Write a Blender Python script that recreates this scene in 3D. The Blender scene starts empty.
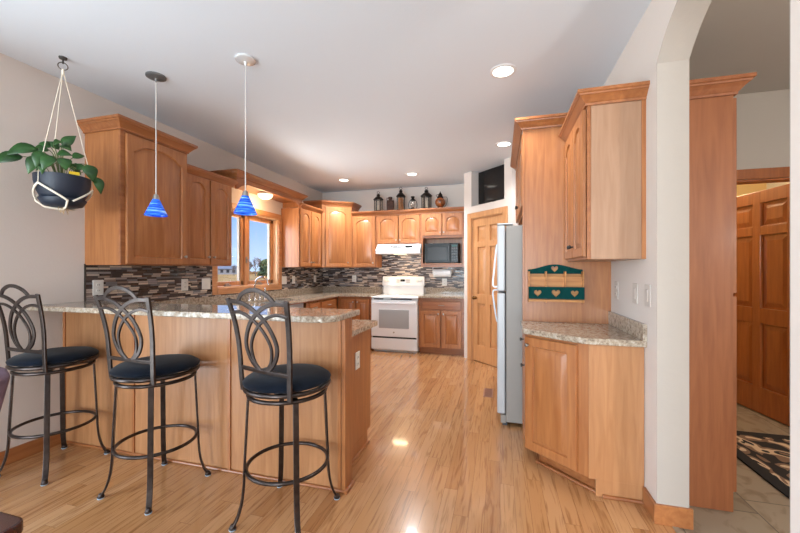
import bpy, bmesh, math, random
from mathutils import Vector, Matrix
PI = math.pi
S = bpy.context.scene
C = S.collection
random.seed(7)

# ------------------------------------------------------------------ camera, world, light, exposure
cam_d = bpy.data.cameras.new('camera'); cam = bpy.data.objects.new('camera', cam_d); C.objects.link(cam)
cam.location = (0, 0, 1.3482); cam.rotation_euler = (PI/2, 0, 0.2707)
cam_d.sensor_width = 36; cam_d.lens = 360.73/800*36; cam_d.shift_y = 3.65/800; cam_d.clip_start = .02; cam_d.clip_end = 2000
S.camera = cam

def lin(c):
    return tuple((v/255/12.92 if v/255 <= .04045 else ((v/255+.055)/1.055)**2.4) for v in c)

W = bpy.data.worlds.new('sky'); S.world = W; W.use_nodes = True
nt = W.node_tree; nt.nodes.clear()
tc = nt.nodes.new('ShaderNodeTexCoord'); sp = nt.nodes.new('ShaderNodeSeparateXYZ'); cr = nt.nodes.new('ShaderNodeValToRGB')
bg = nt.nodes.new('ShaderNodeBackground'); out = nt.nodes.new('ShaderNodeOutputWorld')
nt.links.new(tc.outputs['Generated'], sp.inputs[0]); nt.links.new(sp.outputs['Z'], cr.inputs[0])
cr.color_ramp.elements[0].position = 0.0; cr.color_ramp.elements[0].color = (*lin((196, 222, 255)), 1)
cr.color_ramp.elements[1].position = .22; cr.color_ramp.elements[1].color = (*lin((76, 152, 255)), 1)
nt.links.new(cr.outputs[0], bg.inputs[0]); bg.inputs[1].default_value = .95; nt.links.new(bg.outputs[0], out.inputs[0])

def area(name, loc, rot, sx, sy, power, col=(1, 1, 1)):
    d = bpy.data.lights.new(name, 'AREA'); d.shape = 'RECTANGLE'; d.size = sx; d.size_y = sy; d.energy = power; d.color = col
    o = bpy.data.objects.new(name, d); o.location = loc; o.rotation_euler = rot; C.objects.link(o); return o
def point(name, loc, power, col, r=.05, typ='POINT'):
    d = bpy.data.lights.new(name, typ); d.energy = power; d.color = col; d.shadow_soft_size = r
    o = bpy.data.objects.new(name, d); o.location = loc; C.objects.link(o); return o
# daylight through the patio doors (left, behind the camera) and the kitchen window
area('patio_daylight', (-3.42, -.75, 1.15), (0, -PI/2, 0), 2.1, 2.9, 104, (.79, .92, 1))
area('rear_fill', (-1.25, -7.6, 1.45), (PI/2, 0, 0), 3.8, 2.4, 280, (.79, .92, 1))  # unseen window light added behind the camera to brighten the room evenly
area('ceiling_fill_rear', (-1.25, -7.55, .8), (math.radians(104), 0, 0), 3.8, 1.2, 165, (.79, .92, 1))  # added fill tilted up to brighten the ceiling, no deck is known
area('ceiling_fill_patio', (-3.4, -.75, .5), (0, -math.radians(128), 0), 00.8, 2.9, 32, (.79, .92, 1))  # added low fill aimed up at the ceiling from the patio side
area('sink_window_daylight', (-4.3, 3.9, 1.9), (0, -math.radians(88), math.radians(18)), 1.6, 1.8, 62, (.94, .97, 1))
area('field_bounce_sink_window', (-5.2, 4.2, .40), (0, -math.radians(122), 0), 2.2, 3.0, 250, (1, .98, .96))
sun_d = bpy.data.lights.new('sun', 'SUN'); sun_d.energy = 2.6; sun_d.angle = .02; sun_d.color = (1, .95, .86)
sun = bpy.data.objects.new('sun', sun_d); sun.rotation_euler = (math.radians(50), 0, math.radians(45)); C.objects.link(sun)
VS = S.view_settings
VS.view_transform = 'Standard'; VS.look = 'None'; VS.gamma = 1; VS.use_curve_mapping = False; VS.exposure = 0.45

# ------------------------------------------------------------------ materials
MATS = {}
def new_mat(name):
    m = bpy.data.materials.new(name); m.use_nodes = True
    b = m.node_tree.nodes['Principled BSDF']
    MATS[name] = m
    return m, m.node_tree, b
def setp(b, **k):
    for n, v in k.items():
        key = n.replace('_', ' ')
        if key in b.inputs: b.inputs[key].default_value = v
def plain(name, c, rough=.5, metal=0., noise=0., nscale=40, bump=0., **k):
    m, t, b = new_mat(name)
    setp(b, Base_Color=(*lin(c), 1), Roughness=rough, Metallic=metal, **k)
    if noise or bump:
        tc = t.nodes.new('ShaderNodeTexCoord'); n = t.nodes.new('ShaderNodeTexNoise'); n.inputs['Scale'].default_value = nscale; n.inputs['Detail'].default_value = 4
        t.links.new(tc.outputs['Object'], n.inputs['Vector'])
        if noise:
            r = t.nodes.new('ShaderNodeValToRGB')
            r.color_ramp.elements[0].color = (*lin([max(0, v*(1-noise)) for v in c]), 1); r.color_ramp.elements[1].color = (*lin([min(255, v*(1+noise)) for v in c]), 1)
            r.color_ramp.elements[0].position = .3; r.color_ramp.elements[1].position = .7
            t.links.new(n.outputs['Fac'], r.inputs[0]); t.links.new(r.outputs[0], b.inputs['Base Color'])
        if bump:
            bp = t.nodes.new('ShaderNodeBump'); bp.inputs['Strength'].default_value = bump; bp.inputs['Distance'].default_value = .004
            t.links.new(n.outputs['Fac'], bp.inputs['Height']); t.links.new(bp.outputs[0], b.inputs['Normal'])
    return m
def wood(name, c1, c2, axis='z', rough=.38, coat=.25, fine=1.5):
    m, t, b = new_mat(name); L = t.links.new
    tc = t.nodes.new('ShaderNodeTexCoord'); oi = t.nodes.new('ShaderNodeObjectInfo')
    ad = t.nodes.new('ShaderNodeVectorMath'); ad.operation = 'ADD'
    mu = t.nodes.new('ShaderNodeMath'); mu.operation = 'MULTIPLY'; mu.inputs[1].default_value = 37.0
    L(oi.outputs['Random'], mu.inputs[0]); L(tc.outputs['Object'], ad.inputs[0]); L(mu.outputs[0], ad.inputs[1])
    mp = t.nodes.new('ShaderNodeMapping'); s = [14*fine, 14*fine, 14*fine]; s['xyz'.index(axis)] = 1.1*fine
    mp.inputs['Scale'].default_value = s; L(ad.outputs[0], mp.inputs['Vector'])
    n = t.nodes.new('ShaderNodeTexNoise'); n.inputs['Scale'].default_value = 1.6; n.inputs['Detail'].default_value = 6; n.inputs['Distortion'].default_value = .6
    L(mp.outputs[0], n.inputs['Vector'])
    r = t.nodes.new('ShaderNodeValToRGB'); r.color_ramp.elements[0].position = .32; r.color_ramp.elements[1].position = .68
    r.color_ramp.elements[0].color = (*lin(c1), 1); r.color_ramp.elements[1].color = (*lin(c2), 1)
    L(n.outputs['Fac'], r.inputs[0]); L(r.outputs[0], b.inputs['Base Color'])
    setp(b, Roughness=rough, Coat_Weight=coat, Coat_Roughness=.2)
    return m
maple_v = wood('maple_upright_grain', (154, 94, 51), (176, 115, 67), 'z')
maple_h = wood('maple_level_grain', (143, 84, 45), (165, 104, 59), 'x')
maple_y = wood('maple_cross_grain', (152, 92, 50), (174, 113, 66), 'y')
lit_maple = wood('maple_lit_panel', (165, 112, 70), (183, 130, 86), 'z', .42, .2)  # lighter copy of the cabinet maple, stronger light put into its colour
glare_maple = wood('maple_paled_by_glare', (158, 120, 92), (170, 132, 104), 'z', .45, .15)  # cabinet maple paled, window glare put into its colour
cherry = wood('hall_cabinet_wood', (136, 80, 46), (154, 95, 57), 'z', .55, .05)
pine = wood('pine_door_wood', (188, 132, 84), (206, 152, 102), 'z', .35, .3)
hall_wood = wood('amber_door_wood', (150, 84, 38), (172, 100, 48), 'z', .35, .3)
trimwood = wood('window_trim_wood', (184, 121, 74), (206, 147, 98), 'y', .4, .2)
trimwood_v = wood('window_trim_wood_upright', (184, 121, 74), (206, 147, 98), 'z', .4, .2)
dark_table = wood('dark_table_wood', (48, 18, 12), (74, 30, 20), 'x', .2, .3)
rackwood = wood('rack_pine', (166, 104, 50), (200, 140, 76), 'x', .5, 0)

def grid_mat(name, plane, width, height, stops, mortar, mortar_w, rough, bump=.3, grain=None, coat=0., rough_var=0.):
    """rows of pieces, each piece its own tone; plane gives the (along, across) world axes"""
    m, t, b = new_mat(name); L = t.links.new
    g = t.nodes.new('ShaderNodeNewGeometry'); s = t.nodes.new('ShaderNodeSeparateXYZ'); L(g.outputs['Position'], s.inputs[0])
    A, B_ = s.outputs[plane[0]], s.outputs[plane[1]]
    def math_(op, a, bb=None):
        n = t.nodes.new('ShaderNodeMath'); n.operation = op
        for i, v in enumerate((a, bb)):
            if v is None: continue
            if isinstance(v, (int, float)): n.inputs[i].default_value = v
            else: L(v, n.inputs[i])
        return n.outputs[0]
    row = math_('FLOOR', math_('DIVIDE', B_, height))
    wn = t.nodes.new('ShaderNodeTexWhiteNoise'); wn.noise_dimensions = '1D'; L(row, wn.inputs['W'])
    A2 = math_('ADD', A, math_('MULTIPLY', wn.outputs['Value'], width*3))
    cb = t.nodes.new('ShaderNodeCombineXYZ'); L(A2, cb.inputs[0]); L(B_, cb.inputs[1])
    col = math_('FLOOR', math_('DIVIDE', A2, width))
    cb2 = t.nodes.new('ShaderNodeCombineXYZ'); L(col, cb2.inputs[0]); L(row, cb2.inputs[1])
    wn2 = t.nodes.new('ShaderNodeTexWhiteNoise'); wn2.noise_dimensions = '2D'; L(cb2.outputs[0], wn2.inputs['Vector'])
    r = t.nodes.new('ShaderNodeValToRGB'); r.color_ramp.interpolation = 'CONSTANT' if not grain else 'LINEAR'
    els = r.color_ramp.elements
    while len(els) < len(stops): els.new(.5)
    for i, c in enumerate(stops):
        els[i].position = i/(len(stops) if not grain else len(stops)-1); els[i].color = (*lin(c), 1)
    L(wn2.outputs['Value'], r.inputs[0]); colr = r.outputs[0]
    if grain:
        mp = t.nodes.new('ShaderNodeMapping'); mp.inputs['Scale'].default_value = grain
        ad = t.nodes.new('ShaderNodeVectorMath'); ad.operation = 'ADD'; L(cb.outputs[0], ad.inputs[0])
        mm = t.nodes.new('ShaderNodeVectorMath'); mm.operation = 'SCALE'; L(wn2.outputs['Color'], mm.inputs[0]); mm.inputs['Scale'].default_value = 20
        L(mm.outputs[0], ad.inputs[1]); L(ad.outputs[0], mp.inputs[0])
        n = t.nodes.new('ShaderNodeTexNoise'); n.inputs['Scale'].default_value = 1; n.inputs['Detail'].default_value = 5; n.inputs['Distortion'].default_value = 1.8; L(mp.outputs[0], n.inputs['Vector'])
        gr = t.nodes.new('ShaderNodeValToRGB'); gr.color_ramp.elements[0].position = .33; gr.color_ramp.elements[0].color = (.50, .40, .32, 1)
        gr.color_ramp.elements[1].position = .50; gr.color_ramp.elements[1].color = (1, 1, 1, 1); L(n.outputs['Fac'], gr.inputs[0])
        mx = t.nodes.new('ShaderNodeMix'); mx.data_type = 'RGBA'; mx.blend_type = 'MULTIPLY'; mx.inputs['Factor'].default_value = .7
        L(colr, mx.inputs['A']); L(gr.outputs[0], mx.inputs['B']); colr = mx.outputs['Result']
    # joints
    def frac_edge(v, size):
        f = math_('FRACT', math_('DIVIDE', v, size)); return math_('MINIMUM', f, math_('SUBTRACT', 1.0, f)), size
    fa, _ = frac_edge(A2, width); fb, _ = frac_edge(B_, height)
    e = math_('MAXIMUM', math_('LESS_THAN', fa, mortar_w/width/2), math_('LESS_THAN', fb, mortar_w/height/2))
    mx = t.nodes.new('ShaderNodeMix'); mx.data_type = 'RGBA'; L(e, mx.inputs['Factor']); L(colr, mx.inputs['A']); mx.inputs['B'].default_value = (*lin(mortar), 1)
    L(mx.outputs['Result'], b.inputs['Base Color'])
    setp(b, Roughness=rough, Coat_Weight=coat, Coat_Roughness=.07)
    if rough_var:
        L(math_('ADD', rough-rough_var/2, math_('MULTIPLY', wn2.outputs['Value'], rough_var)), b.inputs['Roughness'])
    if bump:
        bp = t.nodes.new('ShaderNodeBump'); bp.inputs['Strength'].default_value = bump; bp.inputs['Distance'].default_value = .002
        L(math_('SUBTRACT', 1.0, e), bp.inputs['Height']); L(bp.outputs[0], b.inputs['Normal'])
    return m
oak = grid_mat('oak_strip_floor', ('Y', 'X'), 1.05, .083, [(176, 124, 78), (192, 142, 96), (183, 133, 86), (200, 153, 108), (168, 116, 72)], (110, 70, 40), .0014, .24, .10, (2.2, 30, 1), .5)
slate = grid_mat('slate_floor_tile', ('Y', 'X'), .46, .46, [(140, 126, 108), (154, 140, 122), (130, 118, 102)], (84, 76, 68), .006, .4, .3, (5, 6, 1))
MOS = [(40, 29, 28), (138, 120, 110), (78, 64, 60), (184, 168, 156), (52, 40, 38), (110, 108, 112), (206, 188, 170), (62, 49, 46), (148, 140, 138)]
mosaic_l = grid_mat('strip_mosaic_side', ('Y', 'Z'), .098, .0178, MOS, (64, 56, 52), .002, .3, .4, None, 0, .4)
mosaic_b = grid_mat('strip_mosaic_end', ('X', 'Z'), .098, .0178, MOS, (64, 56, 52), .002, .3, .4, None, 0, .4)

def granite_mat():
    m, t, b = new_mat('speckled_granite'); L = t.links.new
    tc = t.nodes.new('ShaderNodeTexCoord')
    v = t.nodes.new('ShaderNodeTexVoronoi'); v.inputs['Scale'].default_value = 95; L(tc.outputs['Object'], v.inputs['Vector'])
    n = t.nodes.new('ShaderNodeTexNoise'); n.inputs['Scale'].default_value = 40; n.inputs['Detail'].default_value = 8; n.inputs['Roughness'].default_value = .7; L(tc.outputs['Object'], n.inputs['Vector'])
    r = t.nodes.new('ShaderNodeValToRGB'); e = r.color_ramp.elements
    e[0].position = .33; e[0].color = (*lin((116, 101, 87)), 1); e[1].position = .70; e[1].color = (*lin((204, 197, 184)), 1)
    x = e.new(.45); x.color = (*lin((166, 148, 128)), 1); x = e.new(.56); x.color = (*lin((190, 177, 159)), 1)
    L(n.outputs['Fac'], r.inputs[0])
    r2 = t.nodes.new('ShaderNodeValToRGB'); r2.color_ramp.elements[0].position = .1; r2.color_ramp.elements[1].position = .9
    r2.color_ramp.elements[0].color = (.45, .42, .4, 1); r2.color_ramp.elements[1].color = (1, 1, 1, 1)
    L(v.outputs['Color'], r2.inputs[0])
    mx = t.nodes.new('ShaderNodeMix'); mx.data_type = 'RGBA'; mx.blend_type = 'MULTIPLY'; mx.inputs['Factor'].default_value = .42
    L(r.outputs[0], mx.inputs['A']); L(r2.outputs[0], mx.inputs['B']); L(mx.outputs['Result'], b.inputs['Base Color'])
    setp(b, Roughness=.09)
    return m
granite = granite_mat()
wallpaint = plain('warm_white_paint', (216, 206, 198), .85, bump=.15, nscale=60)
archshade = plain('arch_shaded_paint', (172, 163, 154), .8, bump=.45, nscale=25)  # wall paint darkened to hold the shade of the arch reveal
ceilpaint = plain('ceiling_white_paint', (220, 227, 235), .9, bump=.15, nscale=70)
hallshade = plain('hall_shaded_paint', (192, 186, 178), .85, bump=.15, nscale=40)  # hall shares the kitchen wall paint, its shade is put into this colour
tanpaint = plain('tan_room_paint', (214, 184, 134), .85, bump=.1, nscale=40)
iron = plain('bronzed_iron', (70, 62, 59), .3, .85, noise=.12, nscale=30)
velvet = plain('navy_velvet', (13, 19, 29), .9, Specular_IOR_Level=.12, noise=.25, nscale=12, Sheen_Weight=.12, Sheen_Roughness=.4)
glide = plain('pale_glide_plastic', (170, 190, 205), .5)
white_enamel = plain('white_enamel', (232, 234, 236), .22)
white_plastic = plain('white_plastic', (228, 226, 220), .45)
grey_door_glass = plain('oven_window_glass', (168, 170, 170), .12)
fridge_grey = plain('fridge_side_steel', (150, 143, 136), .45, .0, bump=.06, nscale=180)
fridge_white = plain('fridge_door_white', (188, 190, 192), .3)
handle_white = plain('fridge_handle_white', (216, 230, 242), .25)
black_gloss = plain('black_gloss', (10, 10, 11), .08)
black_matte = plain('black_matte', (20, 20, 21), .5)
dark_grey = plain('charcoal_plastic', (48, 48, 50), .35)
nickel = plain('brushed_nickel', (168, 164, 158), .3, 1)
dark_nickel = plain('dark_pewter', (86, 82, 78), .4, .9)
chrome = plain('chrome', (220, 222, 225), .08, 1)
brass = plain('aged_brass', (120, 88, 50), .3, 1)
teal = plain('teal_paint', (0, 58, 56), .75, noise=.06, Specular_IOR_Level=.12)
pot_navy = plain('navy_glazed_pot', (24, 34, 50), .5)
cord_white = plain('cotton_cord', (232, 222, 204), .9)
leaf_m = plain('leaf_green', (40, 80, 32), .38, noise=.3, nscale=9)
stem_m = plain('stem_green', (96, 112, 60), .6)
root_m = plain('dry_roots', (190, 160, 120), .9)
yellow = plain('yellow_tag', (236, 200, 36), .6)
lantern_black = plain('lantern_black_metal', (40, 34, 30), .45, .6, noise=.2)
rust = plain('rusty_brown_metal', (78, 54, 46), .6, .4, noise=.25)
amber = plain('amber_glass', (128, 74, 40), .15, noise=.4, nscale=20, Coat_Weight=.5)
candle_m = plain('orange_pillar_candle', (206, 140, 82), .6)
candle_w = plain('cream_candle', (218, 206, 184), .6)
leather = plain('plum_leather', (104, 84, 98), .5, noise=.1, nscale=30)
steel = plain('sink_steel', (190, 192, 194), .3, .9)
paper = plain('paper_towel_white', (236, 238, 240), .9)
grass_m = plain('dry_grass', (228, 156, 72), .95, noise=.22, nscale=.35)
bark = plain('grey_bark', (120, 108, 98), .9)
spruce = plain('spruce_green', (92, 108, 68), .9, noise=.3, nscale=2)
barn_wall = plain('farmhouse_siding', (150, 150, 150), .8)
barn_roof = plain('farmhouse_roof', (150, 148, 146), .8)
sash_white = plain('pale_sash_lining', (146, 136, 124), .5)
reveal_pale = wood('pale_jamb_wood', (214, 166, 118), (228, 184, 138), 'z', .4, .2)
tv_m = plain('television_screen', (7, 7, 8), .07)

def emit(name, c, s):
    m, t, b = new_mat(name); setp(b, Base_Color=(*lin(c), 1), Emission_Color=(*lin(c), 1), Emission_Strength=s, Roughness=.4); return m
can_glow = emit('lamp_lens_glow', (255, 250, 240), 2.5)
bowl_glow = emit('frosted_bowl_glow', (255, 232, 196), 1.1)
cord_grey = plain('pale_lamp_cord', (206, 204, 200), .5)
clock_glow = emit('dim_clock_digits', (30, 70, 66), .12)
def glass_mat(name, tint=(1, 1, 1), refl=.10, rough=.02):
    m, t, b = new_mat(name); L = t.links.new
    tr = t.nodes.new('ShaderNodeBsdfTransparent'); tr.inputs[0].default_value = (*tint, 1)
    gl = t.nodes.new('ShaderNodeBsdfGlossy'); gl.inputs['Roughness'].default_value = rough
    mx = t.nodes.new('ShaderNodeMixShader'); mx.inputs[0].default_value = refl
    L(tr.outputs[0], mx.inputs[1]); L(gl.outputs[0], mx.inputs[2]); L(mx.outputs[0], t.nodes['Material Output'].inputs[0]); return m
pane_glass = glass_mat('window_glass', (.99, 1, 1), .04)
lantern_glass = glass_mat('lantern_glass', (.9, .88, .85), .16, .08)
def shade_mat():
    m, t, b = new_mat('cobalt_swirl_glass'); L = t.links.new
    tc = t.nodes.new('ShaderNodeTexCoord'); mp = t.nodes.new('ShaderNodeMapping'); mp.inputs['Scale'].default_value = (6, 6, 75); L(tc.outputs['Object'], mp.inputs[0])
    n = t.nodes.new('ShaderNodeTexNoise'); n.inputs['Scale'].default_value = 1.2; n.inputs['Detail'].default_value = 3; n.inputs['Distortion'].default_value = .4; L(mp.outputs[0], n.inputs['Vector'])
    r = t.nodes.new('ShaderNodeValToRGB'); e = r.color_ramp.elements
    e[0].position = .40; e[0].color = (*lin((14, 60, 190)), 1); e[1].position = .68; e[1].color = (*lin((150, 200, 250)), 1); x = e.new(.55); x.color = (*lin((46, 120, 232)), 1)
    L(n.outputs['Fac'], r.inputs[0]); L(r.outputs[0], b.inputs['Base Color']); L(r.outputs[0], b.inputs['Emission Color']); setp(b, Emission_Strength=.42, Roughness=.12); return m
shade_glass = shade_mat()
def rug_mat():
    m, t, b = new_mat('dark_leaf_rug'); L = t.links.new
    g = t.nodes.new('ShaderNodeTexCoord'); mp = t.nodes.new('ShaderNodeMapping'); mp.inputs['Scale'].default_value = (4.4, 2.7, 1); mp.inputs['Rotation'].default_value = (0, 0, .6); L(g.outputs['Object'], mp.inputs[0])
    n = t.nodes.new('ShaderNodeTexNoise'); n.inputs['Scale'].default_value = 1.1; n.inputs['Detail'].default_value = .7; n.inputs['Distortion'].default_value = 1.6; L(mp.outputs[0], n.inputs['Vector'])
    r = t.nodes.new('ShaderNodeValToRGB'); r.color_ramp.interpolation = 'CONSTANT'; e = r.color_ramp.elements
    e[0].position = 0; e[0].color = (*lin((34, 28, 28)), 1); e[1].position = .47; e[1].color = (*lin((128, 98, 78)), 1)
    x = e.new(.54); x.color = (*lin((206, 180, 150)), 1); x = e.new(.61); x.color = (*lin((34, 28, 28)), 1); x = e.new(.68); x.color = (*lin((128, 98, 78)), 1)
    L(n.outputs['Fac'], r.inputs[0]); L(r.outputs[0], b.inputs['Base Color']); setp(b, Roughness=.95); return m
rug_field = rug_mat()
rug_edge = plain('rug_dark_binding', (32, 27, 28), .95)

# ------------------------------------------------------------------ mesh helpers
def BM(): return bmesh.new()
def box(bm, x0, x1, y0, y1, z0, z1):
    vs = [bm.verts.new(p) for p in ((x0, y0, z0), (x1, y0, z0), (x1, y1, z0), (x0, y1, z0), (x0, y0, z1), (x1, y0, z1), (x1, y1, z1), (x0, y1, z1))]
    for f in ((0, 3, 2, 1), (4, 5, 6, 7), (0, 1, 5, 4), (1, 2, 6, 5), (2, 3, 7, 6), (3, 0, 4, 7)): bm.faces.new([vs[i] for i in f])
    return bm
def boxes(*bs):
    bm = BM()
    for b in bs: box(bm, *b)
    return bm
def prism(bm, pts, z0, z1):
    a = [bm.verts.new((x, y, z0)) for x, y in pts]; b = [bm.verts.new((x, y, z1)) for x, y in pts]; n = len(pts)
    bm.faces.new(a[::-1]); bm.faces.new(b)
    for i in range(n): bm.faces.new((a[i], a[(i+1) % n], b[(i+1) % n], b[i]))
    return bm
def lathe(bm, prof, n=24, c=(0, 0, 0), axis='z', cap=True):
    """prof: (radius, height) list"""
    rings = []
    for r, h in prof:
        ring = []
        for i in range(n):
            a = 2*PI*i/n; u, v = r*math.cos(a), r*math.sin(a)
            p = (u, v, h) if axis == 'z' else ((h, u, v) if axis == 'x' else (u, h, v))
            ring.append(bm.verts.new((p[0]+c[0], p[1]+c[1], p[2]+c[2])))
        rings.append(ring)
    for a, b in zip(rings, rings[1:]):
        for i in range(n): bm.faces.new((a[i], a[(i+1) % n], b[(i+1) % n], b[i]))
    if cap:
        if prof[0][0] > 1e-5: bm.faces.new(rings[0][::-1])
        if prof[-1][0] > 1e-5: bm.faces.new(rings[-1])
    return bm
def sweep(bm, pts, section, closed=False, ref=None, scale=None):
    """section: list of (a,b) offsets; a along the reference direction, b along the other normal"""
    P = [Vector(p) for p in pts]; n = len(P); rings = []; prev = None
    for i, p in enumerate(P):
        if closed: t = (P[(i+1) % n]-P[i-1]).normalized()
        else: t = (P[min(i+1, n-1)]-P[max(i-1, 0)]).normalized()
        rr = ref(i) if callable(ref) else (Vector(ref) if ref else None)
        if rr is None:
            rr = prev if prev is not None else (Vector((0, 0, 1)) if abs(t.z) < .9 else Vector((1, 0, 0)))
        a = (rr-t*rr.dot(t)).normalized(); b = t.cross(a); prev = a
        k = scale[i] if scale else 1
        rings.append([bm.verts.new(p+a*u*k+b*v*k) for u, v in section])
    m = len(section)
    rng = range(n) if closed else range(n-1)
    for i in rng:
        A, B = rings[i], rings[(i+1) % n]
        for j in range(m): bm.faces.new((A[j], A[(j+1) % m], B[(j+1) % m], B[j]))
    if not closed: bm.faces.new(rings[0][::-1]); bm.faces.new(rings[-1])
    return bm
def circ(r, n=8): return [(r*math.cos(2*PI*i/n), r*math.sin(2*PI*i/n)) for i in range(n)]
def rect(w, t): return [(-w/2, -t/2), (w/2, -t/2), (w/2, t/2), (-w/2, t/2)]
def tube(bm, pts, r, n=8, closed=False, scale=None): return sweep(bm, pts, circ(r, n), closed, None, scale)
def ringpts(R, z, n=40, c=(0, 0)): return [(c[0]+R*math.cos(2*PI*i/n), c[1]+R*math.sin(2*PI*i/n), z) for i in range(n)]
def smooth_path(ctrl, n=28):
    """Catmull-Rom through the control points"""
    P = [Vector(c) for c in ctrl]; P = [P[0]*2-P[1]] + P + [P[-1]*2-P[-2]]; out = []
    segs = len(P)-3
    for k in range(n+1):
        u = k/n*segs; i = min(int(u), segs-1); t = u-i; a, b, c, d = P[i:i+4]
        out.append(.5*((2*b)+(c-a)*t+(2*a-5*b+4*c-d)*t*t+(3*b-a-3*c+d)*t**3))
    return out
def ball(bm, c, r, n=12, sx=1, sy=1, sz=1):
    prof = [(r*math.sin(PI*i/n), -r*math.cos(PI*i/n)) for i in range(n+1)]
    tmp = BM(); lathe(tmp, [(max(a, 1e-4), b) for a, b in prof], 2*n, cap=True)
    for v in tmp.verts: v.co = Vector((v.co.x*sx+c[0], v.co.y*sy+c[1], v.co.z*sz+c[2]))
    me = bpy.data.meshes.new('tmp'); tmp.to_mesh(me); bm.from_mesh(me); bpy.data.meshes.remove(me); tmp.free(); return bm
def put(name, bm, mat, parent=None, bevel=0., smooth=None, rot=None, loc=None, seg=2):
    bmesh.ops.recalc_face_normals(bm, faces=bm.faces)
    me = bpy.data.meshes.new(name); bm.to_mesh(me); bm.free(); me.materials.append(mat)
    o = bpy.data.objects.new(name, me); C.objects.link(o)
    if parent: o.parent = parent
    if loc: o.location = loc
    if rot: o.rotation_euler = rot
    if smooth is not None:
        for p in me.polygons: p.use_smooth = True
        try: me.set_sharp_from_angle(angle=math.radians(smooth))
        except Exception: pass
    if bevel:
        md = o.modifiers.new('bevel', 'BEVEL'); md.width = bevel; md.segments = seg; md.limit_method = 'ANGLE'; md.angle_limit = math.radians(40)
    return o
def thing(name, label, cat, loc=(0, 0, 0), rz=0., group=None):
    o = bpy.data.objects.new(name, None); o.empty_display_size = .1; C.objects.link(o); o.location = loc; o.rotation_euler = (0, 0, rz)
    o['label'] = label; o['category'] = cat
    if group: o['group'] = group
    return o
def tag(o, label, cat, group=None):
    o['label'] = label; o['category'] = cat
    if group: o['group'] = group
    return o
def struct(name, bm, mat, bevel=0., loc=None, rot=None, label=None, cat=None, smooth=None):
    o = put(name, bm, mat, None, bevel, smooth, rot, loc); o['kind'] = 'structure'
    if label: o['label'] = label
    if cat: o['category'] = cat
    return o

XL, YB, XR, H = -3.297, 6.296, .805, 2.836
HX0 = .952         # hall side of the arch wall
# ------------------------------------------------------------------ setting: floors, ceiling, walls
struct('floor', boxes((XL-.16, .885, -7.5, YB+.16, -.12, 0)), oak, label='glossy honey oak strip floor of the kitchen', cat='floor')
struct('floor_hall', boxes((.885, 3.5, -1.2, 6.0, -.12, -.002)), slate, label='grey brown slate tile floor of the hall beyond the arch', cat='floor')
struct('ceiling', boxes((XL-.16, HX0-.02, -7.5, YB+.16, H, H+.12)), ceilpaint, label='flat white kitchen ceiling', cat='ceiling')
struct('ceiling_hall', boxes((HX0-.02, 3.5, -1.2, 6.0, H, H+.12)), hallshade, label='ceiling of the hall beyond the arch, its paint darkened for shade', cat='ceiling')
wy0, wy1, wz0, wz1 = 3.60, 4.85, 1.126, 2.13
T = .16
struct('wall_left', boxes((XL-T, XL, .75, wy0, 0, H), (XL-T, XL, wy1, YB+T, 0, H), (XL-T, XL, wy0, wy1, 0, wz0), (XL-T, XL, wy0, wy1, wz1, H),
       (XL-T, XL, -7.5, -2.25, 0, H), (XL-T, XL, -2.25, .75, 2.2, H)), wallpaint, label='warm white wall on the left with the sink window', cat='wall')
struct('wall_back', boxes((XL, 1.0, YB, YB+T, 0, H)), wallpaint, label='warm white back wall behind the range', cat='wall')
struct('wall_rear', boxes((XL-T, -3.15, -7.66, -7.5, 0, H), (.65, XR+T, -7.66, -7.5, 0, H), (-3.15, .65, -7.66, -7.5, 0, .2), (-3.15, .65, -7.66, -7.5, 2.7, H)), wallpaint)
# arch wall on the right
ay0, ay1, zs, rise = 1.30, 2.2225, 2.452, .212
hw = (ay1-ay0)/2; RR = (hw*hw+rise*rise)/(2*rise); yc = (ay0+ay1)/2; zc = zs+rise-RR
bm = boxes((XR, HX0, -7.5, ay0, 0, H), (XR, HX0, ay1, 5.05, 0, H))
N = 24; ys = [ay0+(ay1-ay0)*i/N for i in range(N+1)]; zsx = [zc+math.sqrt(max(RR*RR-(y-yc)**2, 0)) for y in ys]
rows = [[bm.verts.new((x, y, z)) for y, z in zip(ys, zz)] for x, zz in ((XR, zsx), (XR, [H]*(N+1)), (HX0, zsx), (HX0, [H]*(N+1)))]
for i in range(N):
    a, b, c, d = rows
    bm.faces.new((a[i], a[i+1], b[i+1], b[i])); bm.faces.new((c[i], d[i], d[i+1], c[i+1])); bm.faces.new((a[i], c[i], c[i+1], a[i+1]))
struct('wall_right', bm, wallpaint, smooth=30, label='white right wall with the arched opening to the hall', cat='wall')
e_ = .003
bm = boxes((XR, HX0, ay1-e_, ay1, 0, zs), (XR, HX0, ay0, ay0+e_, 0, zs))
lo = [[bm.verts.new((x, yc+(y-yc)*(hw-e_)/hw, z-dz)) for y, z in zip(ys, zsx)] for x, dz in ((XR, e_), (HX0, e_))]; hi = [[bm.verts.new((x, y, z)) for y, z in zip(ys, zsx)] for x in (XR, HX0)]
for i in range(N):
    bm.faces.new((lo[0][i], lo[0][i+1], lo[1][i+1], lo[1][i])); bm.faces.new((lo[0][i], hi[0][i], hi[0][i+1], lo[0][i+1])); bm.faces.new((lo[1][i], lo[1][i+1], hi[1][i+1], hi[1][i]))
struct('arch_shade_skin', bm, archshade, smooth=30, label='added skin over the trowelled plaster of the arched opening, coloured darker for its shade', cat='arch lining')  # thin skin added over the reveal to carry the shaded paint
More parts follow.
